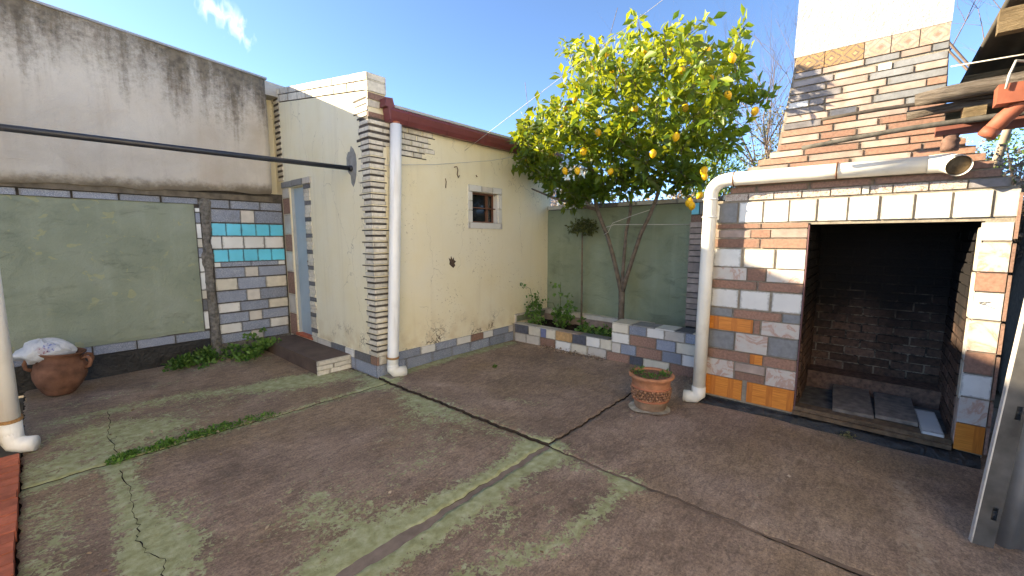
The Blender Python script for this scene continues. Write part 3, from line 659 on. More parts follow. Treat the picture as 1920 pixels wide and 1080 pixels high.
# plinth tiles
for z0, z1, row in [(.0, .145, [(2.512, 2.655, 'b'), (2.66, 2.863, 'b'), (2.871, 3.271, 'b'), (3.277, 3.599, 'b'), (3.606, 3.943, 'b'), (3.950, 4.326, 'b'), (4.332, 4.660, 'b'), (4.667, 4.955, 'b')]),
                    (.152, .248, [(2.512, 2.63, 'u'), (2.635, 2.755, 'b'), (2.763, 3.088, 'b'), (3.096, 3.319, 'w'), (3.325, 3.688, 'b'), (3.692, 3.961, 'w'), (3.967, 4.199, 'r'), (4.206, 4.410, 'w'), (4.417, 4.761, 'b'), (4.767, 4.954, 'e')])]:
    for a, b, c in row: tileY(hs, HY, a, b, z0, z1, MT[c], .018)
for z0, z1, row in [(.0, .14, [(4.99, 4.72, 'b'), (4.715, 4.215, 'b')]), (.145, .24, [(5.737, 5.338, 'e'), (5.330, 4.971, 'g'), (4.958, 4.729, 'w'), (4.721, 4.358, 'g'), (4.346, 4.215, 'r')])]:
    for a, b, c in row: tileX(hs, HX, a, b, z0, z1, MT[c], .018)
box('green_ledge', hs, 4.96, 5.80, HY-.014, HY+.01, .29, .39, GREEN_R); box('ledge_trim', hs, 4.95, 5.80, HY-.05, HY+.01, .39, .412, MT['e']); box('ledge_trim', hs, 4.925, 4.955, HY-.03, HY+.01, .25, .41, MT['e'])
# window: stone surround, timber frame, glass, bar
wi = prism('window', [(4.03, 1.835), (4.55, 1.835), (4.55, 2.24), (4.03, 2.24)], 'Y', HY+.12, HY+.128, GLASS, hs)
for x0, x1, z0, z1, c in ((3.95, 4.20, 2.25, 2.335, 'w'), (4.205, 4.42, 2.255, 2.33, 'e'), (4.425, 4.62, 2.25, 2.335, 'w'), (3.948, 4.02, 1.83, 1.99, 'w'), (3.95, 4.02, 1.995, 2.12, 'w'), (3.948, 4.02, 2.125, 2.245, 'w'), (4.56, 4.62, 1.83, 2.03, 'w'), (4.56, 4.62, 2.035, 2.245, 'w'), (3.945, 4.625, 1.745, 1.826, 'w')):
    box('surround_tile', hs, x0, x1, HY-.016, HY+.012, z0, z1, MT[c], .004)
BRN = basic('brown_window_timber', (.16, .075, .05), .2, 10, .6, .2, 60, 0, .35, .2)
for x0, x1, z0, z1 in ((4.02, 4.05, 1.825, 2.25), (4.53, 4.56, 1.825, 2.25), (4.05, 4.53, 2.225, 2.25), (4.05, 4.53, 1.825, 1.85), (4.40, 4.43, 1.85, 2.225)):
    box('frame', wi, x0, x1, HY+.09, HY+.119, z0, z1, BRN)
box('frame', wi, 4.05, 4.56, HY+.05, HY+.075, 2.03, 2.045, BRN)
box('reveal_tile', hs, 4.545, 4.56, HY+.012, HY+.118, 1.83, 2.245, MT['w']); box('reveal_tile', hs, 4.02, 4.545, HY+.012, HY+.118, 1.818, 1.829, MT['w'])
# roof and gutter
prism('roof', [(HY-.14, 3.035), (HY+.3, 3.10), (7.0, 3.42), (7.0, 3.45), (HY+.3, 3.13), (HY-.14, 3.062)], 'X', 2.75, 6.0, basic('roof_sheet', (.45, .46, .47), .1, 5, .5, .1, 40, 0, .5, .3), hs)
prof = [(HY-.015, 3.03), (HY-.13, 3.03), (HY-.14, 3.00), (HY-.115, 2.93), (HY-.085, 2.885), (HY-.015, 2.885)]
prism('gutter', prof, 'X', 2.70, 6.05, MAROON, hs)
for x in (2.93, 3.52, 4.2, 4.9, 5.5): prism('gutter_bracket', [(p-.004 if p < HY-.05 else p, q-.003 if q < 3 else q+.004) for p, q in prof], 'X', x, x+.035, MAROON, hs)
prism('gutter_hopper', [(2.63, 3.03), (2.72, 3.02), (2.755, 2.97), (2.745, 3.06), (2.725, 3.13), (2.64, 3.12)], 'Y', HY-.13, HY-.02, MAROON, hs)
prism('gutter_end', [(2.665, 3.02), (2.699, 3.03), (2.699, 2.89), (2.685, 2.90)], 'Y', HY-.135, HY-.02, MAROON, hs)
box('fascia', hs, 2.9, 5.86, HY-.012, HY-.001, 2.90, 3.02, MAROON)
# downpipe with elbow and twine
dp = tube('downpipe', [(2.785, HY-.085, 2.87), (2.75, HY-.095, 2.2), (2.69, HY-.105, 1.2), (2.633, HY-.115, .30), (2.615, HY-.12, .12)], .064, PVC, hs, 20)
tube('pipe_elbow', [(2.615, HY-.12, .15), (2.618, HY-.125, .10), (2.64, HY-.14, .068), (2.68, HY-.16, .062), (2.75, HY-.18, .060)], [.067, .068, .066, .062, .058], PVC2, hs, 20)
box('pipe_shoe', hs, 2.54, 2.70, HY-.2, HY-.05, .0, .022, MORTAR)
tube('outlet', [(2.79, HY-.08, 2.84), (2.79, HY-.08, 2.90)], .045, TERRA2, hs, 16)
tubes('twine', [([(2.622+.069*math.cos(a), HY-.118+.069*math.sin(a), .232+.008*k+.006*math.sin(a)) for a in np.linspace(0, 2*math.pi, 18)], .005, 5) for k in range(3)], TWINE, dp)
# cement patch, flaked patch, hooks
def patch(name, pts, axis, c, mat, parent): return prism(name, pts, axis, c-.004, c+.006, mat, parent)
patch('cement_patch', [(4.62, 2.66), (4.565, 2.62), (4.52, 2.55), (4.51, 2.45), (4.525, 2.33), (4.56, 2.25), (4.60, 2.20), (4.64, 2.24), (4.65, 2.33), (4.70, 2.37), (4.735, 2.44), (4.73, 2.54), (4.69, 2.60), (4.65, 2.60)], 'X', HX, basic('grey_cement_patch', (.24, .24, .235), .2, 14, .9, .5, 60, 0, .2, .2), hs)
fl = [(3.60, 1.265), (3.63, 1.24), (3.665, 1.215), (3.70, 1.245), (3.685, 1.275), (3.715, 1.30), (3.68, 1.32), (3.675, 1.355), (3.655, 1.325), (3.63, 1.375), (3.62, 1.33), (3.59, 1.35), (3.605, 1.305)]
patch('flaked_patch', fl, 'Y', HY, basic('exposed_brown_render', (.085, .06, .048), .4, 40, .95, .6, 60, 0, .2, .3), hs)
tube('wall_hook', [(3.70, HY-.01, 2.53), (3.73, HY-.03, 2.54), (3.75, HY-.03, 2.50), (3.735, HY-.03, 2.44), (3.755, HY-.03, 2.40), (3.775, HY-.03, 2.43)], .006, RUST, hs, 6)
tube('wall_hook', [(3.55, HY-.01, 2.37), (3.555, HY-.02, 2.33), (3.55, HY-.015, 2.25)], .005, RUST, hs, 6)
tube('wall_hook', [(4.10, HY-.01, 2.47), (4.10, HY-.03, 2.45)], .007, RUST, hs, 6)
# door step
st = thing('door_step', 'low brown screeded doorstep with whitewashed brick end below blue door', 'step', (2.25, 5.6, 0))
prism('step_body', [(4.83, -.03), (6.55, -.03), (6.52, .165), (4.83, .172)], 'X', 2.07, 2.482, STEPM, st)
for a, b, z0, z1 in ((2.062, 2.478, .118, .170), (2.062, 2.25, .06, .112), (2.258, 2.478, .063, .112), (2.062, 2.20, .0, .054), (2.208, 2.478, .003, .056)):
    box('brick', st, a, b, 4.805, 4.829, z0, z1, MT['u'], .005)

# ================================================================== GREEN BACK WALL (faces -X, x = 5.8)
gw = thing('garden_wall', 'sea green painted garden wall with tiled coping behind lemon tree', 'wall', (5.9, 2.8, 0))
box('wall_core', gw, 5.815, 6.0, -.2, 4.42, -.05, 2.085, DMORTAR)
def gpan2(u, v):
    y = 4.225-2.37*u; z = .1+1.975*v; return (5.80+.004*vn(y, z, 1.4, 3), y, z)
grid_panel('painted_panel', gpan2, 60, 50, GREEN_R, gw)
y = 4.22
for i, wd_ in enumerate([.31, .34, .28, .36, .30, .25, .33, .30, .26, .35, .3, .4, .4]):
    box('coping_tile', gw, 5.775, 6.02, y-wd_+.01, y, 2.086, 2.142+random.uniform(-.004, .006), MT['ewegeweegwees'[i]], .006); y -= wd_
z = .43; i = 0
for hgt in [.085, .075, .08, .075, .08, .07, .12, .075, .07, .14, .08, .075, .075, .075, .07, .075, .08, .08]:
    if z < 1.76: tileX(gw, 5.73, 1.855-.0*z, 1.675, z, z+hgt-.012, MT['p'], .012+random.uniform(0, .006), depth=.08)
    z += hgt
box('pilaster', gw, 5.735, 5.81, 1.675, 1.85, 0, 1.80, DMORTAR)
for z0, z1, a, b, c in ((1.765, 1.80, 1.86, 1.675, 'e'), (1.81, 1.91, 1.85, 1.66, 'r'), (1.92, 2.07, 1.85, 1.755, 't'), (1.92, 2.07, 1.745, 1.66, 's'), (2.08, 2.14, 1.80, 1.62, 'e')):
    tileX(gw, 5.76, a, b, z0, z1, MT[c], .02, depth=.06)

# ================================================================== PLANTER
pl = thing('tiled_planter', 'low planter bed faced with mixed coloured tiles, raised block beside downpipe', 'planter', (4.9, 2.8, 0))
box('low_kerb', pl, 4.862, 4.99, 2.50, 4.20, -.05, .275, MORTAR); box('raised_block', pl, 4.862, 5.12, 1.30, 2.49, -.05, .515, MORTAR)
PL = [(.150,.280,[(4.150,3.886,'d'),(3.876,3.653,'c'),(3.647,3.554,'v'),(3.548,3.384,'c'),(3.375,3.101,'o'),(3.093,2.875,'d'),(2.866,2.657,'w'),(2.651,2.490,'c')]),
 (.006,.142,[(4.150,3.932,'e'),(3.922,3.664,'e'),(3.654,3.388,'r'),(3.379,3.117,'w'),(3.105,2.851,'c'),(2.845,2.565,'e')]),
 (.405,.515,[(2.488,2.261,'c'),(2.253,2.029,'b'),(2.021,1.810,'w'),(1.801,1.571,'e'),(1.562,1.31,'b')]),
 (.270,.395,[(2.488,2.248,'w'),(2.240,1.902,'r'),(1.894,1.665,'b'),(1.657,1.31,'c')]),
 (.135,.262,[(2.484,2.364,'e'),(2.357,2.155,'b'),(2.149,1.826,'r'),(1.821,1.594,'b'),(1.586,1.31,'w')]),
 (.003,.128,[(2.558,2.239,'r'),(2.231,2.059,'d'),(2.051,1.732,'c'),(1.724,1.31,'r')])]
for z0, z1, row in PL:
    for a, b, c in row: tileX(pl, 4.862, a, b, z0, z1, MT[c], .012)
y = 2.49
for wd_, c in ((.27, 'c'), (.3, 's'), (.24, 'w'), (.2, 'g'), (.18, 'c')): box('top_tile', pl, 4.85, 5.125, y-wd_+.008, y, .516, .530, MT[c], .006); y -= wd_
y = 4.18
for wd_, c in ((.42, 'e'), (.4, 'e'), (.38, 'p'), (.45, 's')): box('top_tile', pl, 4.852, 4.995, y-wd_+.01, y, .276, .289, MT[c], .006); y -= wd_
box('back_kerb', pl, 5.68, 5.80, 2.3, 4.2, -.05, .33, MT['p']); box('back_kerb', pl, 5.70, 5.80, 2.3, 4.2, .331, .40, MT['e'])
box('end_wall', pl, 4.86, 5.80, 1.28, 1.31, -.05, .40, MORTAR)
def soil(u, v):
    x = 4.98+.74*u; y = 1.3+2.9*v; return (x, y, .215+.02*vn(x, y, 4)+(.16*max(0, min(1, (2.6-y)*4))))
sl = grid_panel('planter_soil', soil, 24, 60, SOIL); tag(sl, None, None, kind='structure')

# ================================================================== FIREPLACE (front x = 4.25)
FX = 4.25
fp = thing('outdoor_fireplace', 'large tiled outdoor brick fireplace with open black hearth and tapering chimney', 'fireplace', (4.7, .25, 0))
box('pier', fp, FX, 5.36, .43, 1.145, .07, 1.95, MORTAR); box('pier', fp, FX, 5.36, -.69, -.56, .07, 1.95, MORTAR)
box('lintel', fp, FX, FX+.06, -.56, .43, 1.72, 1.95, MORTAR); box('firebox_ceiling', fp, FX+.06, 5.36, -.56, .43, 1.723, 1.95, SOOTM); box('back', fp, 5.28, 5.359, -.559, .429, .0, 1.8, SOOTM)
box('hearth', fp, 4.34, 5.28, -.55, .42, .0, .125, basic('ashy_hearth_stone', (.13, .12, .11), .45, 14, .95, .7, 50, 0, .15, .4, (.03, .028, .026))); box('hearth_ledge', fp, 5.02, 5.28, -.55, .42, .125, .29, SOOTB)
box('inner_lining', fp, 4.29, 5.28, .421, .43, .12, 1.72, SOOTM); box('inner_lining', fp, 4.33, 5.28, -.56, -.549, .12, 1.72, SOOTM)
def plinth(y0, y1, zt, k):
    def f(u, v):
        y = y1+(y0-y1)*u; a = v*math.pi/2
        return (4.175+.012*vn(y, v, 3, k)+.10*(1-math.cos(a)), y, (zt+.01*vn(y, 1, 2.5, k))*math.sin(a)-.02*(1-v))
    grid_panel('black_plinth', f, 50, 10, BLACK, fp)
plinth(.43, 1.19, .075, 1); plinth(-.68, .43, .085, 4)
box('plinth_core', fp, 4.24, 5.3, -.66, 1.14, -.03, .068, BLACK)
box('timber_sill', fp, 4.21, 4.32, -.535, .425, .085, .118, CHARW); box('timber_sill', fp, 4.235, 4.36, -.535, .425, .12, .152, CHARW)
SQ = [(1.135, .96, 's'), (.945, .765, 'w'), (.75, .572, 'w'), (.56, .38, 'e'), (.365, .183, 'w'), (.17, -.003, 'w'), (-.02, -.195, 'e'), (-.21, -.385, 'w'), (-.40, -.575, 'w'), (-.59, -.695, 'e')]
for a, b, c in SQ: tileX(fp, FX, a, b, 1.748, 1.925, MT[c], .012)
FR = [(1.695, 1.735, [(1.135, .77, 'q'), (.76, .425, 'q')]), (1.612, 1.68, [(1.135, .845, 'p'), (.838, .692, 'q'), (.685, .425, 'p')]), (1.522, 1.60, [(1.14, .772, 'q'), (.757, .425, 'q')]),
      (1.345, 1.508, [(1.14, .91, 'w'), (.882, .65, 'e'), (.628, .425, 'w')]), (1.225, 1.335, [(1.14, .855, 'm'), (.848, .705, 'q'), (.693, .425, 'm')]), (1.142, 1.214, [(1.14, .77, 'q'), (.753, .425, 'q')]),
      (.962, 1.13, [(1.142, .912, 'w'), (.893, .66, 'w'), (.64, .425, 'w')]), (.875, .948, [(1.142, .952, 's'), (.94, .562, 'q'), (.55, .425, 's')]), (.742, .866, [(1.145, .775, 'x'), (.765, .722, 'q'), (.705, .425, 'm')]),
      (.562, .730, [(1.148, .922, 's'), (.908, .652, 'm'), (.642, .425, 's')]), (.460, .550, [(1.148, .782, 'q'), (.78, .682, 'x'), (.68, .425, 'q')]), (.290, .450, [(1.15, .912, 'm'), (.645, .425, 'm')]), (.37, .450, [(.9, .655, 'p')]), (.290, .362, [(.9, .655, 'q')]),
      (.092, .282, [(1.15, .832, 'x'), (.79, .425, 'x')])]
for z0, z1, row in FR:
    for a, b, c in row: tileX(fp, FX, a, b, z0, z1, MT[c], .012)
for z0, z1, c in ((1.59, 1.71, 'w'), (1.38, 1.575, 'm'), (1.245, 1.37, 'q'), (1.05, 1.235, 'w'), (.825, 1.035, 'm'), (.665, .815, 'q'), (.495, .655, 'w'), (.30, .485, 'm'), (.095, .292, 'x')):
    tileX(fp, FX, -.545, -.685, z0, z1, MT[c], .012)
# tile with the little brush mark
tubes('painted_mark', [([(4.2345, -.575, 1.165), (4.2345, -.59, 1.172), (4.2345, -.605, 1.165), (4.2345, -.592, 1.155), (4.2345, -.575, 1.162)], .0022, 4), ([(4.2345, -.59, 1.16), (4.2345, -.63, 1.14), (4.2345, -.655, 1.128)], .002, 4), ([(4.2345, -.6, 1.172), (4.2345, -.625, 1.175)], .002, 4)], WIRED, fp)
# reveal tiles on the inside edge of the right jamb and thin tile edges
z = .13
for hgt, c in ((.34, 'p'), (.28, 'c'), (.30, 'e'), (.33, 'c'), (.31, 'c')): box('reveal_tile', fp, 4.245, 4.33+random.uniform(0, .03), -.552, -.540, z, z+hgt-.012, MT[c], .004); z += hgt
for z0, z1 in ((.1, .3), (.31, .48), (.5, .8), (.82, 1.03), (1.05, 1.36), (1.38, 1.57), (1.6, 1.9)): box('edge_tile', fp, 4.235, 4.36, -.707, -.691, z0, z1, MT['r'], .004)
box('edge_strip', fp, 4.233, 4.30, .413, .4205, .10, 1.715, basic('plum_edge_tile', (.15, .075, .08), .15, 10, .5, .1, 60, 0, .4, .2))
# firebox bricks: back, right and left walls
def courses(z0, z1, a0, a1, place):
    z = z0; i = 0
    while z+.066 < z1:
        a = a0-(.115 if i % 2 else 0)
        while a < a1:
            p, q = max(a, a0), min(a+.218, a1)
            if q-p > .03: place(p, q, z, z+.066)
            a += .232
        z += .081; i += 1
def bk(p, q, z, t): box('brick', fp, 5.268-random.uniform(0, .008), 5.285, p, q, z, t, SOOTB, .012)
courses(.295, 1.72, -.545, .42, bk)
def br(p, q, z, t): box('brick', fp, p, q, -.556, -.536+random.uniform(0, .006), z, t, SOOTB, .012)
courses(.135, 1.72, 4.36, 5.26, br)
def bl(p, q, z, t): box('brick', fp, p, q, .408-random.uniform(0, .006), .426, z, t, SOOTB, .012)
courses(.135, 1.72, 4.33, 5.26, bl)
# shoulders and chimney
prof = [(1.07, 1.951), (1.07, 2.005), (1.03, 2.01), (1.03, 2.065), (.99, 2.07), (.99, 2.12), (.95, 2.125), (.95, 2.175), (.90, 2.18), (.90, 2.23), (.82, 2.235), (.82, 2.285), (.74, 2.29), (.74, 2.335), (.69, 2.345), (.612, 2.95), (.60, 3.07), (.585, 4.75),
        (-.28, 4.75), (-.275, 3.07), (-.285, 2.95), (-.315, 2.335), (-.42, 2.285), (-.42, 2.235), (-.47, 2.23), (-.47, 2.18), (-.52, 2.175), (-.52, 2.125), (-.56, 2.12), (-.56, 2.07), (-.60, 2.065), (-.60, 2.01), (-.65, 2.005), (-.65, 1.951)]
prism('chimney', prof, 'X', FX+.002, 5.0, MORTAR, fp)
prism('chimney_plaster', [(.613, 3.072), (.594, 4.76), (-.29, 4.76), (-.285, 3.072)], 'X', FX-.012, 5.01, WHITEP, fp)
CH = [(2.905,2.945,[(.598,.422,'n'),(.411,.164,'p'),(.154,-.033,'s'),(-.044,-.195,'p'),(-.205,-.282,'s')]), (2.840,2.885,[(.609,.345,'n'),(.333,.090,'p'),(.076,.003,'w'),(-.009,-.282,'s')]), (2.785,2.830,[(.616,.389,'n'),(.376,.132,'p'),(.119,-.115,'s'),(-.128,-.285,'p')]),
 (2.730,2.775,[(.62,.288,'n'),(.274,.026,'p'),(.015,-.288,'s')]), (2.675,2.720,[(.626,.493,'w'),(.482,.390,'n'),(.377,.075,'p'),(.061,-.188,'p'),(-.197,-.29,'q')]), (2.620,2.665,[(.636,.387,'n'),(.373,.100,'p'),(.085,-.29,'s')]),
 (2.565,2.610,[(.643,.360,'p'),(.343,.181,'d'),(.165,-.085,'p'),(-.097,-.292,'s')]), (2.510,2.555,[(.650,.398,'n'),(.384,.180,'q'),(.167,-.109,'p'),(-.119,-.295,'q')]), (2.455,2.50,[(.660,.322,'q'),(.307,.053,'p'),(.038,-.30,'q')]),
 (2.400,2.445,[(.668,.403,'p'),(.390,.174,'q'),(.159,.0,'p'),(-.015,-.305,'q')]), (2.345,2.390,[(.68,.327,'q'),(.312,.052,'p'),(.035,-.31,'q')]), (2.290,2.335,[(.738,.501,'p'),(.488,.149,'q'),(.132,-.132,'p'),(-.138,-.315,'q')]),
 (2.236,2.280,[(.82,.47,'q'),(.455,.12,'p'),(.105,-.2,'q'),(-.215,-.42,'q')]), (2.18,2.226,[(.90,.60,'p'),(.585,.2,'q'),(.18,-.15,'p'),(-.165,-.47,'q')]), (2.126,2.17,[(.95,.6,'q'),(.58,.2,'r'),(.18,-.2,'q'),(-.22,-.52,'q')]), (2.072,2.116,[(.99,.62,'r'),(.6,.22,'r'),(.2,-.2,'r'),(-.22,-.56,'q')]), (2.012,2.06,[(1.03,.83,'r'),(.81,.45,'r'),(.43,.05,'r'),(.03,-.38,'r'),(-.4,-.60,'r')]),
 (1.945,2.002,[(1.07,.885,'l'),(.875,.69,'l'),(.68,.49,'l'),(.48,.30,'l'),(.29,.11,'l'),(.10,.06,'u'),(.05,-.07,'l'),(-.08,-.26,'l'),(-.27,-.45,'l'),(-.46,-.645,'n')])]
for z0, z1, row in CH:
    for a, b, c in row: tileX(fp, FX, a, b, z0, z1, MT[c], .012)
for a, b, c in ((.595, .41, 'y'), (.405, .17, 'y'), (.165, .02, 'z'), (.015, -.13, 'z'), (-.135, -.282, 'z')): box('border_tile', fp, FX-.014, FX+.01, b, a, 2.952, 3.068, MT[c])
# white PVC pipe over and down the front left
py, pz, px = 1.165, 2.125, 4.135
pth = [(px+.02, -.28, pz-.008), (px+.01, .4, pz), (px, 1.02, pz+.003)]+arc((px, py-.13, pz-.13), .13, math.pi/2, 0, (0, 1, 0), (0, 0, 1), 8)[1:]+[(px+.005, py+.01, 1.2), (px+.015, py+.02, .12)]
hp = tube('drain_pipe', pth, .058, PVC2, fp, 20)
for yy in (.98, .26): tubes('pipe_strap', [([(px+.005+.061*math.cos(a), yy, pz+.061*math.sin(a)) for a in np.linspace(0, 2*math.pi, 16)], .006, 6)], RUST, hp)
for z in (1.96, 1.80): tubes('pipe_joint', [([(px+.062*math.cos(a), py+.003+.062*math.sin(a), z) for a in np.linspace(0, 2*math.pi, 20)], .006, 6)], PVC, hp)
tube('pipe_end_elbow', [(px+.02, -.24, pz-.008), (px+.02, -.30, pz-.008), (px+.01, -.345, pz-.012), (px-.03, -.375, pz-.03), (px-.07, -.385, pz-.045)], [.060, .063, .066, .068, .067], PVC2, fp, 20, cap=False)
tube('pipe_mouth', [(px-.035, -.377, pz-.032), (px-.05, -.381, pz-.038)], .0625, basic('pipe_inside_grime', (.14, .10, .06), .4, 30, .9, .3, 60, 0, .2, .3), fp, 18)
tube('pipe_foot', [(px+.015, py+.02, .17), (px+.015, py+.022, .09), (px+.005, py+.05, .062), (px-.01, py+.10, .056), (px-.02, py+.15, .055)], [.064, .065, .062, .06, .057], PVC2, fp, 18)

# things lying in the firebox
for i, (cx_, cy_, rz, wx, wy) in enumerate(((4.66, .045, .06, .66, .265), (4.68, -.235, .02, .62, .25))):
    lab = ('charred grey board lying in hearth on the drainpipe side', 'smooth grey board lying in hearth between charred board and white slab')[i]
    o = box('hearth_board', None, -1, 1, -1, 1, -1, 1, SOOTW); o.location = (cx_, cy_, .175); o.scale = (wx, wy, .032); o.rotation_euler = (0, -.035+.02*i, rz); tag(o, lab, 'board')
o = box('white_slab', None, -1, 1, -1, 1, -1, 1, MT['w']); o.location = (4.50, -.43, .167); o.scale = (.50, .12, .022); o.rotation_euler = (0, -.02, .03); tag(o, 'dirty white stone slab lying in hearth beside smooth grey board', 'slab')

# ================================================================== DOWNPIPE AND PILLAR AT LEFT, STEEL POLE
lp = thing('downpipe', 'white plastic downpipe with tan twine standing on red paver edging', 'pipe', (-.235, 4.75, 0))
q = tube('pipe', [(-.228, 4.75, 3.2), (-.230, 4.75, 1.6), (-.232, 4.75, .12)], .062, PVC, lp, 24)
tube('elbow', [(-.232, 4.75, .19), (-.231, 4.748, .125), (-.215, 4.735, .082), (-.175, 4.71, .066), (-.115, 4.68, .064)], [.065, .066, .064, .06, .057], PVC, lp, 22)
tube('socket', [(-.232, 4.75, .10), (-.232, 4.75, .245)], .066, PVC, lp, 24)
tubes('twine', [([(-.231+.068*math.cos(a), 4.75+.068*math.sin(a), .262+.008*k+.008*math.sin(a)) for a in np.linspace(0, 2*math.pi, 18)], .005, 5) for k in range(3)], TWINE, lp)
vp = thing('veranda_pillar', 'cream veranda pillar carrying the steel pole', 'pillar', (-.62, 4.75, 0))
box('shaft', vp, -.8, -.45, 4.58, 4.93, -.05, 2.95, CREAM); box('cap', vp, -.83, -.42, 4.55, 4.96, 2.95, 3.05, CREAM)
po = thing('steel_pole', 'long dark steel pole fixed to grey cement patch on cream wall', 'pole', (1, 4.67, 2.39))
tube('pole_tube', [(-.46, 4.69, 2.372), (1.0, 4.66, 2.388), (2.505, 4.625, 2.408)], .0255, STEEL, po, 14); tube('flange', [(2.47, 4.626, 2.408), (2.497, 4.626, 2.408)], .034, STEEL, po, 14)

# ================================================================== POTS
URN = basic('dull_brown_clay', (.20, .095, .058), .45, 8, .88, .6, 40, 0, .2, .7, (.075, .055, .045), bd=.012)
ur = thing('clay_urn', 'round bellied brown clay urn with looped handles against olive wall', 'urn', (.05, 6.28, 0))
Rt = Matrix.Rotation(.10, 3, 'Y') @ Matrix.Rotation(.03, 3, 'X'); c = (.05, 6.28, .01)
lathe('body', [(.0, .0), (.105, .0), (.118, .012), (.165, .09), (.195, .17), (.203, .24), (.19, .31), (.165, .36), (.15, .385), (.158, .40), (.185, .425), (.192, .437), (.182, .44), (.15, .415), (.135, .38), (.12, .34), (0, .33)], c, URN, ur, 48, .012, Rt)
for sgn, ang in ((1, -.5), (1, .25), (-1, .1)):
    d = Vector((math.cos(ang)*sgn, math.sin(ang)*sgn, 0)); b = Vector(c)
    pts = [b + Rt @ (d*r+Vector((0, 0, z))) for r, z in ((.165, .36), (.20, .385), (.232, .375), (.245, .335), (.235, .29), (.195, .265))]
    tube('handle', pts, [.016, .017, .018, .018, .017, .018], URN, ur, 10)
def sackmat():
    n = N('printed_white_sack'); x, y, z = n.xyz()[:3]
    col = n.mix(n.mapr(n.noise(14, 5), .4, .7, 0, .5), (.66, .67, .69), (.50, .52, .56))
    def blob(cx, cy, cz, r, c, col):
        d = n.t.nodes.new('ShaderNodeVectorMath'); d.operation = 'DISTANCE'; n.put(d.inputs[0], n.P); d.inputs[1].default_value = (cx, cy, cz)
        f = n.math('LESS_THAN', n.math('ADD', d.outputs['Value'], n.math('MULTIPLY', n.math('SUBTRACT', n.noise(26, 3), .5), .09)), r)
        f = n.math('MULTIPLY', f, n.mapr(n.voro(48), .3, .42, 1, .25))
        return n.mix(f, col, c)
    col = blob(-.03, 6.14, .50, .045, (.36, .12, .14), col); col = blob(.02, 6.15, .535, .05, (.22, .24, .48), col); col = blob(0, 6.12, .48, .032, (.08, .02, .06), col)
    n.bump(n.noise(9, 6, .6, 1.5), .6, .03); return n.out(col, .45, .4)
def sack(u, v):
    a = 2*math.pi*u; b = -math.pi/2+math.pi*v; r = 1+.06*vn(math.cos(a)*2, math.sin(a)*2+v*3, 1.6, 2)+.045*abs(math.sin(7*a+5*v+2*math.sin(9*v)))*math.cos(b)
    x, y, z = .215*math.cos(a)*math.cos(b)*r, .13*math.sin(a)*math.cos(b)*r, .12*math.sin(b)*r
    if x < -.12: z *= .62
    return (-.02+x, 6.28+y, .472+z-.10*x*x*4)
sk = grid_panel('plastic_sack', sack, 90, 40, sackmat()); tag(sk, 'white plastic sack with purple and blue fruit print stuffed in clay urn', 'bag')

fpot = thing('flower_pot', 'terracotta flower pot with beaded band and tiny weeds on brown concrete', 'pot', (3.72, 1.49, 0))
PB = basic('pot_relief_band', (.42, .22, .13), .75, 45, .85, 1, 60, 0, .25, .3, (.10, .06, .045), bd=.03)
pc = (3.72, 1.49, .014); PH = lambda pr: [(r*1.0, z*1.1) for r, z in pr]
lathe('pot_base', PH([(.0, .0), (.135, .0), (.143, .012), (.152, .075)]), pc, basic('grey_brown_clay', (.30, .19, .125), .3, 14, .85, .4, 60, 0, .2, .3), fpot)
lathe('lower_rim', PH([(.152, .075), (.167, .080), (.170, .088), (.160, .096)]), pc, TERRA2, fpot)
bd_ = bpy.data.meshes.new('bead')
for row in range(4):
    for q in range(30):
        a_ = 2*math.pi*(q+.5*(row % 2))/30; z_ = .120+row*.026; r_ = .163+.010*(z_-.1)/.1
        if math.cos(a_-math.atan2(-1.49, -3.72)) < -.1: continue
        box('bead', fpot, pc[0]+r_*math.cos(a_)-.011, pc[0]+r_*math.cos(a_)+.011, pc[1]+r_*math.sin(a_)-.011, pc[1]+r_*math.sin(a_)+.011, z_+.004, z_+.020, PB, .5)
bpy.data.meshes.remove(bd_)
lathe('relief_band', PH([(.158, .094), (.166, .13), (.170, .165), (.172, .185)]), pc, basic('dark_pot_band', (.16, .08, .05), .4, 40, .9, .5, 60, 0, .2, .3), fpot, 64, .004)
lathe('upper_rim', PH([(.170, .184), (.178, .188), (.178, .197), (.171, .203)]), pc, TERRA2, fpot)
lathe('lip', PH([(.170, .200), (.172, .235), (.185, .262), (.203, .275), (.206, .292), (.198, .300), (.172, .297), (.165, .27), (.16, .2)]), pc, basic('pot_lip_clay', (.44, .19, .10), .3, 14, .8, .4, 60, 0, .25, .4, (.24, .17, .11)), fpot, 48, .008)
lathe('soil', PH([(.0, .283), (.08, .289), (.168, .284)]), pc, basic('gritty_pot_soil', (.22, .125, .085), .5, 60, .95, .9, 90, 0, .15, .3, bd=.02), fpot, 30, .01)
foliage('weeds', [(3.66, 1.62, .35), (3.70, 1.60, .36), (3.63, 1.56, .34), (3.60, 1.47, .34), (3.64, 1.44, .34), (3.72, 1.38, .34), (3.80, 1.37, .34), (3.76, 1.40, .335)], 42, [.055, .05, .045, .04, .035, .035, .04, .03], .028, LEAF_P, fpot, .5)
dsk = grid_panel('lime_stain', lambda u, v: (3.70+(.175+.02*math.sin(5*u*2*math.pi))*v*math.cos(2*math.pi*u), 1.50+(.19+.015*math.sin(3*u*6.28))*v*math.sin(2*math.pi*u), .0205-.002*v), 30, 3, basic('pale_lime_stain', (.48, .43, .34), .3, 18, .9, .3, 60, 0, .2, .5), g)

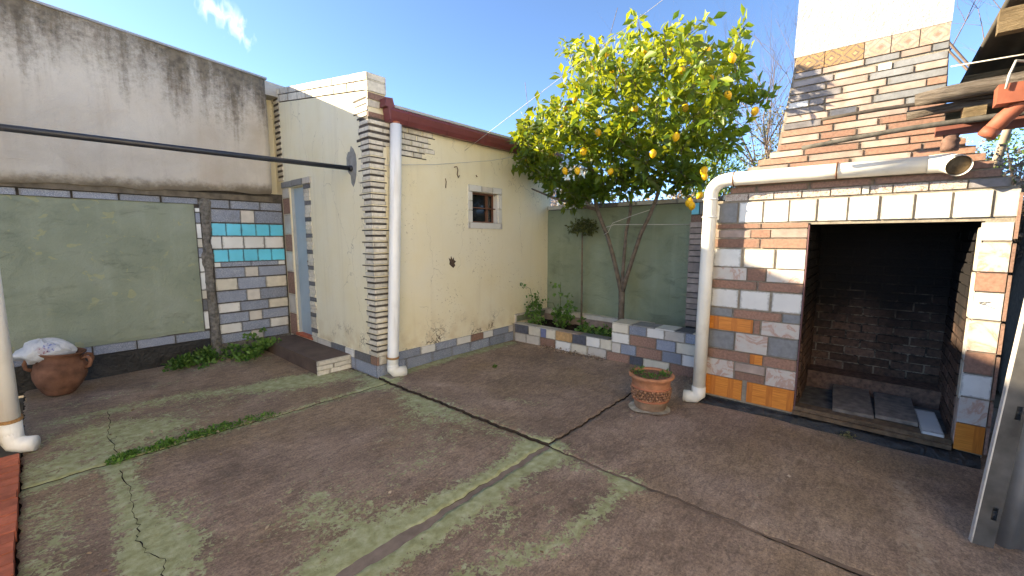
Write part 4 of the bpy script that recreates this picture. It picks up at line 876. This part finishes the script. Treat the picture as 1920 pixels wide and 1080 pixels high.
# ================================================================== PLANTS
def skeleton_tree(root, trunk_paths, ends, mat, jitter=.06, twig_r=(.011, .0035)):
    """branches grown to each leaf clump from the nearest limb node"""
    nodes = []; segs = []
    for pts, r in trunk_paths:
        P = [Vector(p) for p in pts]; segs.append((P, r, 10))
        for p, q in zip(P[1:], r[1:]): nodes.append((p, q))
    base = nodes[0][0]
    for e in sorted(ends, key=lambda q: (Vector(q)-base).length):
        e = Vector(e); n, nr = min(nodes, key=lambda t: (t[0]-e).length+ (.35 if t[0].z > e.z+.25 else 0))
        L = (e-n).length; r0 = min(nr*.7, twig_r[0]+.006*L); J = jitter*L
        m1 = n.lerp(e, .36)+Vector((random.gauss(0, J), random.gauss(0, J), random.gauss(0, J)+.03*L)); m2 = n.lerp(e, .70)+Vector((random.gauss(0, J), random.gauss(0, J), random.gauss(0, J)))
        segs.append(([n, m1, m2, e], [r0, r0*.8, r0*.6, twig_r[1]], 5)); nodes += [(m1, r0*.8), (m2, r0*.6), (e, twig_r[1])]
    return segs
OUT = [(4.50, 3.20), (4.17, 3.45), (3.55, 3.52), (3.50, 4.10), (3.02, 4.10), (2.53, 4.30), (2.34, 4.02), (2.03, 3.9), (1.78, 3.87), (1.33, 3.85), (1.17, 3.72), (1.05, 3.41), (1.07, 2.95), (1.33, 2.86), (1.25, 2.54), (1.53, 2.4), (1.69, 2.15), (2.15, 2.2), (2.92, 2.12), (3.54, 2.0), (3.70, 2.35), (4.30, 2.55)]
def inside(y, z):
    r = False; j = len(OUT)-1
    for i in range(len(OUT)):
        (y0, z0), (y1, z1) = OUT[i], OUT[j]
        if (z0 > z) != (z1 > z) and y < (y1-y0)*(z-z0)/(z1-z0)+y0: r = not r
        j = i
    return r
OE = list(zip(OUT, OUT[1:]+OUT[:1]))
def edged(y, z):
    d = 9
    for (y0, z0), (y1, z1) in OE:
        vy, vz = y1-y0, z1-z0; t = max(0, min(1, ((y-y0)*vy+(z-z0)*vz)/(vy*vy+vz*vz))); d = min(d, math.hypot(y-y0-t*vy, z-z0-t*vz))
    return d
ends = []; R2_ = random.Random(21); tries = 0
while len(ends) < 250 and tries < 60000:
    tries += 1
    y, z = R2_.uniform(1.0, 4.5), R2_.uniform(1.9, 4.3)
    if not inside(y, z): continue
    d = edged(y, z); hw = min(1.0, .12+1.35*d)
    x = 5.2+R2_.uniform(-1.35, .9)*hw
    yy_, zz_ = y*5.3/x, 1.6+(z-1.6)*5.3/x
    if not inside(yy_, zz_) or edged(yy_, zz_) < .06: continue
    if z < 2.5 and x > 5.68: continue
    if min([9]+[(x-a)**2+(y-b)**2+(z-c_)**2 for a, b, c_ in ends]) < .15**2: continue
    if vn(y*1.3+x, z*1.5, 1.9, 4) < -.08 and z > 2.35: continue
    ends.append((x, y, z))
ends += [(3.95, 1.25, 3.0), (3.9, 1.4, 3.2), (4.1, 1.2, 2.9), (3.8, 1.5, 3.15), (4.2, 1.35, 3.25), (4.0, 1.5, 2.85), (4.3, 1.5, 3.0), (4.05, 1.45, 3.4), (4.4, 1.3, 2.75), (4.5, 1.6, 3.3)]
lt = thing('lemon_tree', 'leafy lemon tree with yellow fruit and forked trunk in tiled planter', 'tree', (5.45, 2.66, .3))
tp = [([(5.45, 2.67, .22), (5.45, 2.66, .45), (5.45, 2.66, .62), (5.45, 2.66, .85)], [.056, .046, .041, .044]),
      ([(5.45, 2.66, .80), (5.44, 2.72, 1.05), (5.44, 2.80, 1.33), (5.43, 2.89, 1.62), (5.42, 2.98, 1.82), (5.40, 3.06, 2.02), (5.38, 3.10, 2.25), (5.34, 3.14, 2.6), (5.3, 3.3, 3.0)], [.031, .030, .029, .028, .028, .030, .028, .022, .014]),
      ([(5.45, 2.66, .80), (5.46, 2.66, 1.1), (5.47, 2.65, 1.4), (5.48, 2.64, 1.7), (5.46, 2.58, 1.95), (5.42, 2.54, 2.3), (5.36, 2.5, 2.8), (5.3, 2.45, 3.3)], [.026, .024, .023, .022, .021, .02, .015, .010]),
      ([(5.45, 2.66, .82), (5.45, 2.60, 1.05), (5.45, 2.51, 1.35), (5.45, 2.41, 1.67), (5.43, 2.30, 1.88), (5.40, 2.20, 2.1), (5.34, 2.05, 2.5), (5.3, 1.8, 2.9), (5.3, 1.6, 3.2)], [.032, .030, .028, .027, .026, .024, .02, .015, .010]),
      ([(5.40, 3.06, 2.02), (5.2, 3.3, 2.1), (5.05, 3.6, 2.2), (5.0, 3.95, 2.35)], [.026, .022, .018, .010])]
segs = skeleton_tree(lt, tp, ends, BARK)
# long bare shoots that stand clear of the crown
for pts in ([(5.2, 3.9, 3.2), (5.2, 4.1, 3.5), (5.2, 4.2, 3.65), (5.2, 4.25, 4.0)], [(5.2, 4.1, 3.5), (5.2, 4.28, 3.5)], [(5.2, 3.0, 3.7), (5.2, 2.85, 4.15), (5.2, 2.72, 4.55)], [(5.2, 3.4, 3.5), (5.2, 3.55, 3.8), (5.2, 3.6, 3.95)], [(5.2, 2.9, 3.9), (5.2, 3.1, 4.15), (5.2, 3.2, 4.25)]):
    segs.append((pts, [.006]+[.0035]*(len(pts)-1), 4))
cs_, sp_, lit = [], [], []
for (x, y, z) in ends:       # each clump is a few leafy shoots reaching outwards and up
    hgt = max(0, min(1, (z-2.3)/1.3)); tone = .06+.57*hgt+.14*max(0, min(1, y-3.3))+R2_.gauss(0, .12)  # sunlight put into leaf colour: brighter towards the top and the sunny side
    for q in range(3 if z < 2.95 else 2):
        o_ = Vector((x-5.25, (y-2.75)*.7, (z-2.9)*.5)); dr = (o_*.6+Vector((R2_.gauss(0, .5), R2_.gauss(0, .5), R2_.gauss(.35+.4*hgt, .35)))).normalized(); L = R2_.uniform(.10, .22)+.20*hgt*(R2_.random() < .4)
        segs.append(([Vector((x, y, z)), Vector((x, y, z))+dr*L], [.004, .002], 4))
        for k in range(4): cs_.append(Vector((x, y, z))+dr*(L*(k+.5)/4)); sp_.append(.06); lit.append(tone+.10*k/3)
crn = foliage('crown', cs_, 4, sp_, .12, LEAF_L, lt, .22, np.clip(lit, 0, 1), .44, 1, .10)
tubes('trunk', segs[:len(tp)], BARK, lt); tubes('branches', segs[len(tp):], BARK, lt)
for i, (y, z) in enumerate([(2.83, 3.98), (2.62, 3.69), (2.49, 3.65), (1.64, 3.52), (1.76, 3.46), (1.94, 3.21), (2.79, 2.96), (2.45, 2.91), (1.79, 2.75), (3.15, 3.44), (3.56, 2.85), (3.52, 2.77), (3.29, 2.53), (3.09, 2.51), (1.27, 3.09), (1.01, 2.88), (1.46, 2.28), (1.5, 2.08), (1.61, 2.01), (1.58, 1.97), (1.47, 2.34), (3.1, 3.61), (2.38, 3.46), (3.8, 2.91), (3.67, 3.0), (2.2, 3.8), (1.45, 3.3), (2.95, 3.3), (3.35, 3.1), (2.05, 2.6), (2.6, 2.45), (3.95, 2.75), (1.7, 3.05), (2.3, 3.15), (3.0, 2.75), (2.7, 3.9), (2.9, 3.75), (2.1, 3.55), (1.5, 3.6), (1.9, 3.7), (3.3, 3.35), (1.25, 3.45)]):
    s_ = random.uniform(.85, 1.1); x = 4.35 if 1.7 < y < 3.3 else 4.75; kk = x/4.9
    pr_ = [(.0, -.052), (.008, -.047), (.022, -.036), (.034, -.015), (.036, .005), (.030, .027), (.016, .041), (.006, .046), (0, .05)]
    lathe('lemon', [(r*s_, h*s_) for r, h in pr_], (x, y*kk, 1.6+(z-1.6)*kk), LEMON, lt, 14, .02, Matrix.Rotation(random.uniform(-.5, .5), 3, 'X') @ Matrix.Rotation(random.uniform(-.5, .5), 3, 'Y'))
# grafted stick with a shrivelled tuft
sp = thing('staked_sapling', 'thin bare stem with shrivelled tuft of leaves in planter corner', 'sapling', (5.62, 3.42, .2))
tube('stem', [(5.62, 3.42, .2), (5.625, 3.425, .7), (5.62, 3.43, 1.2), (5.63, 3.44, 1.72)], [.017, .015, .014, .012], basic('sapling_bark', (.16, .125, .09), .3, 20, .9, .5, 60, 0, .2, .2), sp, 8)
cs = [(5.6+R2_.uniform(-.1, .08), 3.44+R2_.uniform(-.2, .22), 1.78+R2_.uniform(-.08, .1)) for _ in range(16)]
foliage('tuft', cs, 26, .08, .06, leaf('wilted_leaf', (.04, .045, .015), (.075, .085, .025), (.11, .13, .04), .2, .8), sp, -.1, None, .5)['kind'] = 'stuff'
# herb plants in the bed
def herb(loc, hts, lab):
    t = thing('leafy_plant', lab, 'plant', loc, None); sg = []; cs = []; spd = []
    for (dx, dy, h) in hts:
        a = Vector(loc); b = a+Vector((dx*.4, dy*.4, h*.5)); c_ = a+Vector((dx, dy, h)); sg.append(([a, b, c_], [.008, .006, .004], 6))
        for k in range(7):
            q = a.lerp(c_, R2_.uniform(.25, 1.05)); d = Vector((R2_.gauss(0, .055), R2_.gauss(0, .07), R2_.gauss(0, .04))); cs.append(q+d); sg.append(([q, q+d], [.003, .002], 4))
    tubes('stem', sg, basic('green_stem', (.09, .13, .04), .2, 20, .7, 0, 60, 0, .3, 0), t)
    foliage('leaves', cs, 8, .045, .052, LEAF_P, t, .25, None, .85)
herb((5.10, 3.93, .2), [(-.02, .10, .62), (.02, .0, .45), (-.05, -.05, .3), (-.1, .05, .22), (.05, .1, .35)], 'leafy green plant climbing beside cream wall in planter corner')
herb((5.32, 3.62, .2), [(.0, .0, .74), (.03, -.14, .42), (-.05, .1, .4), (.0, .05, .3), (-.1, -.1, .25), (-.05, -.2, .3)], 'tall leafy green plant in planter bed before sea green wall')
herb((5.12, 3.02, .2), [(0, 0, .18), (.03, -.05, .14), (-.03, .05, .1)], 'small leafy seedling in planter soil between leafy plant and raised block')
herb((5.14, 2.74, .2), [(0, 0, .16), (.03, -.04, .12)], 'tiny leafy seedling in planter soil next to raised tiled block')
# weeds
def weeds(name, lab, pts, n, per, sp_, size, mat, up=.5, zj=.03):
    cs = []
    for _ in range(n):
        i = R2_.randrange(len(pts)-1); t = R2_.random(); a, b = pts[i], pts[i+1]
        cs.append((a[0]+(b[0]-a[0])*t+R2_.gauss(0, a[2]), a[1]+(b[1]-a[1])*t+R2_.gauss(0, a[2]), .015+abs(R2_.gauss(0, zj))))
    o = foliage(name, cs, per, [sp_*R2_.choice((.4, .7, 1, 1.6)) for _ in cs], size, mat, None, up, None, .7, .6); tag(o, lab, 'weeds', None, 'stuff')
weeds('weeds', 'dark green weeds at the foot of olive wall', [(1.02, 6.42, .05), (1.2, 6.38, .09), (1.40, 6.45, .09), (1.5, 6.5, .05)], 44, 22, .085, .05, LEAF_W, .5, .07)
weeds('weeds', 'bright weeds between blue tiles and brown doorstep', [(1.6, 6.35, .06), (1.75, 6.15, .09), (1.95, 6.3, .06), (1.98, 6.5, .05)], 52, 22, .08, .046, LEAF_P, .5, .09)
weeds('weeds', 'straggle of weeds growing along concrete joint', [(.22, 4.0, .018), (.45, 4.02, .028), (.72, 4.03, .03), (1.0, 4.02, .016), (1.33, 4.01, .012)], 110, 14, .032, .022, LEAF_P, .6, .012)
weeds('leaf_litter', 'drift of dry yellow leaf litter below planter tiles', [(4.80, 3.6, .04), (4.78, 3.2, .05), (4.76, 2.75, .05), (4.8, 2.6, .02)], 130, 8, .05, .022, LEAF_B, .1, .004)
weeds('leaf_litter', 'few dry leaves behind drainpipe foot', [(4.6, 1.35, .06), (4.75, 1.42, .05)], 30, 6, .04, .025, LEAF_B, .1, .004)
weeds('leaf_sprig', 'fresh green sprig dropped on open concrete', [(3.61, 3.44, .01), (3.63, 3.43, .01)], 4, 10, .035, .03, LEAF_G, .1, .005)
weeds('moss_tuft', 'yellow green moss tuft on black hearth plinth', [(4.16, .08, .01), (4.16, 0, .01)], 9, 22, .03, .012, LEAF_O, .3, .02)

cs = [(R2_.uniform(0, 4.6), R2_.uniform(.2, 6.3), .02) for _ in range(150)]; cs = [c_ for c_ in cs if not (c_[0] > 2.05 and c_[1] > 4.2)]
tag(foliage('floor_debris', cs, 1, .01, .028, LEAF_B, None, 0, None, .6, .1), 'scattered bits of dry leaf over the concrete', 'debris', None, 'stuff')
# ================================================================== WIRES
def wire(lab, pts, r, m): tag(tube('wire', pts, r, m, None, 6), lab, 'wire')
wire('thin clothesline from striped corner into lemon tree', [(2.66, 4.19, 2.42), (3.3, 4.12, 2.50), (4.2, 4.03, 2.66), (5.0, 3.93, 2.86), (5.3, 3.7, 2.95)], .0042, WIRE)
wire('pale wire running from cream wall up to white chimney', [(3.89, 4.21, 2.77), (4.02, 3.0, 3.3), (4.25, .61, 4.33)], .0028, WIRE)
wire('thin wire tying lemon trunk to pilaster', [(5.44, 2.99, 1.75), (5.40, 2.78, 1.80), (5.45, 2.2, 1.79), (5.72, 1.84, 1.79)], .005, WIRE)
wire('slack wire loop between two lemon limbs', [(5.40, 2.94, 1.66), (5.38, 2.86, 1.70), (5.38, 2.8, 1.82), (5.40, 2.5, 1.92), (5.40, 2.24, 1.99)], .0045, WIRE)

# ================================================================== SHED AND GATE AT RIGHT
sh = thing('lean_to_roof', 'dark fibre cement lean-to roof with sawn rafters beside chimney', 'roof', (4, -1.5, 0))
def corr(u, v):
    x = 1.6+4.2*u; y = -.44-2.6*v; return (x, y, 2.90+.018*math.sin(y*2*math.pi/.146)+.02*v)
sr = grid_panel('roof_sheet', corr, 8, 160, ROOFU, sh); md = sr.modifiers.new('t', 'SOLIDIFY'); md.thickness = .012
for x in (2.2, 3.38, 4.55, 5.5): box('rafter', sh, x, x+.06, -3.0, -.40, 2.66, 2.775, WOODN)
for y in (-.9, -1.9, -2.9): box('purlin', sh, 1.7, 5.7, y-.03, y+.03, 2.80, 2.865, WOODN)
for x, y in ((2.0, -2.98), (5.4, -2.98)): box('post', sh, x, x+.09, y, y+.09, -.05, 2.66, WOODO)
def log(name, a, b, r0, r1, mat, lab, cat, jag=.25, grp=None):
    a, b = Vector(a), Vector(b); n = 14; pts = []; rad = []
    for i in range(n+1):
        t = i/n; pts.append(a.lerp(b, t)+Vector((.006*math.sin(7*t+a.x*9), 0, .008*math.sin(11*t+a.z*5)))); rad.append((r0+(r1-r0)*t)*(1+jag*.5*math.sin(17*t+a.z*40)*math.cos(9*t)))
    o = tube(name, pts, rad, mat, None, 9); tag(o, lab, cat, grp); return o
log('weathered_beam', (3.88, -.13, 2.50), (3.88, -1.9, 2.55), .042, .075, WOODO, 'split weathered grey timber lying above thin poles by chimney', 'beam', .3)
log('weathered_beam', (3.96, -.10, 2.43), (3.96, -1.9, 2.46), .030, .045, WOODO, 'short dark timber tucked under split weathered timber', 'beam', .3)
log('thin_pole', (3.9, .36, 2.475), (3.92, -1.8, 2.47), .013, .014, basic('dark_pole', (.05, .042, .036), .4, 20, .8, .4, 60, 0, .3, .3), 'upper thin dark pole crossing chimney front', 'pole', .15)
log('thin_pole', (3.9, .47, 2.292), (3.92, -1.8, 2.41), .017, .019, basic('grey_pole', (.085, .078, .068), .4, 20, .8, .5, 60, 0, .3, .3), 'lower thicker grey pole crossing chimney above white drainpipe', 'pole', .15)
o = prism('square_gutter', [(3.52, 2.33), (3.62, 2.33), (3.63, 2.43), (3.51, 2.43)], 'Y', -1.9, -.445, TERRA3); tag(o, 'terracotta painted square gutter end beside timbers', 'gutter')
tr = thing('terracotta_spout', 'slanting terracotta coloured spout pipe below square gutter', 'pipe', (3.6, -.5, 2.2))
tube('pipe', [(3.58, -.435, 2.185), (3.58, -.49, 2.265), (3.58, -.56, 2.345), (3.58, -.66, 2.40)], .038, TERRA3, tr, 16); tube('collar', [(3.58, -.428, 2.172), (3.58, -.452, 2.208)], .041, TERRA3, tr, 16)
o = prism('red_rail', [(3.97, 2.275), (4.03, 2.275), (4.03, 2.335), (3.97, 2.335)], 'Y', -1.9, -.25, basic('dull_red_rail_paint', (.17, .06, .045), .25, 8, .7, .3, 60, 0, .3, .35)); tag(o, 'dull red timber rail behind lower pole', 'rail')
ct = thing('chimney_cowl_stub', 'brown broken clay stub below red rail at chimney shoulder', 'clay stub', (3.98, -.32, 2.17))
lathe('stub', [(0, .0), (.043, .0), (.045, .03), (.041, .05), (.047, .06), (.043, .075), (.036, .085), (.038, .10), (.02, .105), (0, .10)], (4.0, -.325, 2.172), basic('broken_clay', (.16, .095, .075), .4, 20, .9, .7, 60, 0, .2, .3), ct, 16, .04)
o = box('timber_block', None, 3.92, 4.02, -.46, -.36, 2.336, 2.425, WOODN); tag(o, 'pale sawn timber block resting on red rail', 'timber')
wire('cord tied round square gutter and weathered timber', [(3.50, -.47, 2.40), (3.49, -.475, 2.47), (3.55, -.50, 2.55), (3.7, -.58, 2.57), (3.8, -.8, 2.60)], .006, WIRE)
wire('thin wire stretched under the lean-to roof', [(3.9, -.28, 2.68), (3.9, -.62, 2.67), (3.9, -1.8, 2.66)], .004, WIRE)
# gate
gt = thing('metal_gate', 'grey corrugated metal gate leaf with slotted angle iron edge', 'gate', (3.1, -.52, 0))
GA, GB = Vector((3.10, -.50, 0)), Vector((3.26, -1.7, 0)); gd = (GB-GA).normalized(); gn = Vector((gd.y, -gd.x, 0)); gn = -gn if gn.x > 0 else gn
LEAN = .055
def gp(s, z, off=0): 
    p = GA+gd*s+gn*off; return (p.x+gd.x*z*LEAN, p.y+gd.y*z*LEAN, z)
def slab_on_gate(name, s0, s1, z0, z1, o0, o1, mat, parent):
    V = [gp(s, z, o) for s in (s0, s1) for z in (z0, z1) for o in (o0, o1)]
    return mesh(name, V, [(0, 1, 3, 2), (4, 6, 7, 5), (0, 4, 5, 1), (2, 3, 7, 6), (0, 2, 6, 4), (1, 5, 7, 3)], mat, parent)
# slotted face built of pieces so that the slots are real holes
for z0, z1 in ((.03, .18), (.25, .72), (.79, 1.30), (1.37, 2.1)): slab_on_gate('angle_face', 0, .075, z0, z1, .028, .032, GATEP, gt)
for z in (.18, .72, 1.30):
    slab_on_gate('angle_face', 0, .042, z, z+.07, .028, .032, GATEP, gt); slab_on_gate('angle_face',  .062, .075, z, z+.07, .028, .032, GATEP, gt)
slab_on_gate('angle_flange', -.006, 0, .03, 2.1, -.0, .032, MT['e'], gt); slab_on_gate('slot_back', .035, .07, .1, 1.6, .006, .01, BLACK, gt)
def gsheet(u, v):
    s = .068+1.3*u; return gp(s, .04+2.05*v, .014*math.sin(s*2*math.pi/.10))
sgm = grid_panel('corrugated_sheet', gsheet, 150, 4, GALV, gt); md = sgm.modifiers.new('t', 'SOLIDIFY'); md.thickness = .003
# passage wall beyond the gate
pw = thing('passage_wall', 'dark brick passage wall behind the gate', 'wall', (5, -1.3, 0)); box('wall_face', pw, 3.6, 7.2, -1.35, -1.15, -.05, 1.88, DMORTAR)
for i in range(9):
    for j in range(6): box('coping_stone', pw, 4.6+i*.28, 4.86+i*.28, -1.37, -1.13, 1.88, 1.93, MT['o' if (i*7) % 3 else 'c'], .01) if j == 0 else None

# ================================================================== UNSEEN HOUSE BEHIND THE VIEWER, ADDED TO BOUNCE SUNLIGHT
WHITEW = basic('cream_bounce_paint', (.80, .73, .58), .05, 3, .8, .2, 60, 0, .25, .12)
mh = thing('unseen_bounce_house', 'unseen cream house with windows, added to bounce warm sunlight into the courtyard', 'house', (-3, -2, 0))
box('wall', mh, -9, 1.5, -2.1, -1.9, -.05, 1.0, WHITEW); box('wall', mh, -9, 1.5, -2.1, -1.9, 2.25, 5.6, WHITEW)
xw = [-9, -7.2, -5.8, -4.0, -2.6, .2, 1.0, 1.5]
for a, b in ((-9, -7.2), (-5.8, -4.0), (-2.6, -1.2), (-.2, 1.5)): box('wall', mh, a, b, -2.1, -1.9, 1.0, 2.25, WHITEW)
for a, b in ((-7.2, -5.8), (-4.0, -2.6), (-1.2, -.2)):
    wq = prism('window', [(a, 1.0), (b, 1.0), (b, 2.25), (a, 2.25)], 'Y', -2.03, -2.02, GLASS, mh)
    for x0, x1, z0, z1 in ((a, a+.06, 1.0, 2.25), (b-.06, b, 1.0, 2.25), (a+.06, b-.06, 1.0, 1.06), (a+.06, b-.06, 2.19, 2.25)): box('frame', wq, x0, x1, -2.015, -1.97, z0, z1, MT['w'])
prism('roof', [(-1.75, 5.56), (-1.75, 5.64), (-5.5, 6.9), (-9.0, 5.64), (-9.0, 5.56)], 'X', -9.2, 1.7, TERRA, mh)

# ================================================================== BEYOND THE WALLS
def bush(name, lab, c, r, n, per, size, mat, stemcol=TWIGM, grp=None, cat='shrub', shade=None):
    t = thing(name, lab, cat, (c[0], c[1], 0), grp); cs = []
    for _ in range(n):
        v = Vector((R2_.gauss(0, 1), R2_.gauss(0, 1), R2_.gauss(0, 1))).normalized()*(R2_.random()**.35); cs.append((c[0]+v.x*r[0], c[1]+v.y*r[1], c[2]+v.z*r[2]*(1+.15*math.sin(v.x*5+v.y*4))))
    sg = []
    for q in cs[::2]:
        b = Vector((c[0]+R2_.gauss(0, .1), c[1]+R2_.gauss(0, .1), -.08)); m = Vector((c[0], c[1], c[2]*.6)).lerp(Vector(q), .35); sg.append(([b, m, Vector(q)], [.025, .014, .004], 4))
    tubes('stems', sg, stemcol, t); foliage('foliage', cs, per, size*3.2, size, mat, t, .2, shade, .55)
bush('dry_hedge', 'dry brown hedge showing behind lemon tree over green wall', (7.4, 4.6, 1.9), (.6, 1.1, .95), 150, 40, .06, LEAF_B)
bush('dry_hedge', 'dry pinkish hedge behind wall between lemon trunk limbs', (7.6, 2.9, 1.75), (.6, 1.2, .8), 150, 40, .06, LEAF_B)
bush('green_shrub', 'bright green shrub rising behind wall above pipe bend', (7.8, 2.15, 2.3), (.55, .62, .95), 130, 46, .055, LEAF_G)
bush('olive_shrub', 'greyish olive shrub behind chimney on its lemon tree side', (9.5, 1.55, 2.9), (.7, .55, 1.3), 110, 40, .05, LEAF_O)
bush('olive_shrub', 'green shrub seen under terracotta spout beyond passage wall', (8.2, -1.45, 2.35), (.7, .9, .75), 140, 44, .05, LEAF_G)
bush('dry_brush', 'pale dry brush pile behind fireplace shoulder under lean-to roof', (7.0, -1.25, 1.95), (.6, .75, .6), 170, 40, .045, LEAF_B)
bush('dry_brush', 'grey dry shrub seen under red rail', (8.4, -.65, 2.3), (.5, .4, .7), 90, 40, .045, LEAF_B)
def bare_tree(lab, base, h, lean, spread, seed, mat):
    t = thing('bare_tree', lab, 'tree', base); r_ = random.Random(seed); sg = []; sg2 = []
    def grow(p, d, L, r, lev):
        pts = [p]; rr = [r]; q = p
        for i in range(4):
            d = (d+Vector((r_.gauss(0, .12), r_.gauss(0, .12), r_.gauss(0, .08)))).normalized(); q = q+d*L/4; pts.append(q); rr.append(r*(1-.16*(i+1)))
        (sg if lev == 0 else sg2).append((pts, rr, 7 if lev == 0 else 4 if lev < 3 else 3))
        if lev >= 4: return
        for k in range((9, 8, 6, 5)[lev]):
            i = r_.choice((1, 2, 3, 4, 4)) if lev else r_.choice((2, 3, 3, 4, 4)); ax = Vector((r_.gauss(0, 1), r_.gauss(0, 1), r_.gauss(0, .6))).normalized()
            nd = (d+ax*spread).normalized(); nd.z += .12; grow(pts[i], nd.normalized(), L*r_.uniform(.48, .7), rr[i]*.55, lev+1)
    grow(Vector(base), Vector(lean).normalized(), h, .075, 0)
    tubes('trunk', sg, mat, t); tubes('twigs', sg2, TWIGM, t)
bare_tree('bare winter tree with pale bark between white chimney and lean-to roof', (8.6, -.72, -.05), 4.2, (.02, .02, 1), .70, 5, PALEBARK)
bare_tree('bare winter tree with thin twigs between chimney and lemon tree', (9.2, 1.12, -.05), 3.5, (0, .02, 1), .60, 9, TWIGM)
nh = thing('neighbour_house', 'pale neighbouring house roof peeking over maroon gutter', 'house', (11, 9.6, 0))
box('wall', nh, 9, 14, 8.2, 12, -.05, 4.1, CREAM); prism('roof', [(8.0, 4.1), (12.2, 4.1), (10.1, 5.1)], 'X', 8.8, 14.2, basic('pale_roof', (.5, .46, .38), .1, 4, .8, .2, 20, 0, .3, .3), nh)
prism('window', [(10.5, 2.2), (11.7, 2.2), (11.7, 3.3), (10.5, 3.3)], 'Y', 8.185, 8.198, GLASS, nh)
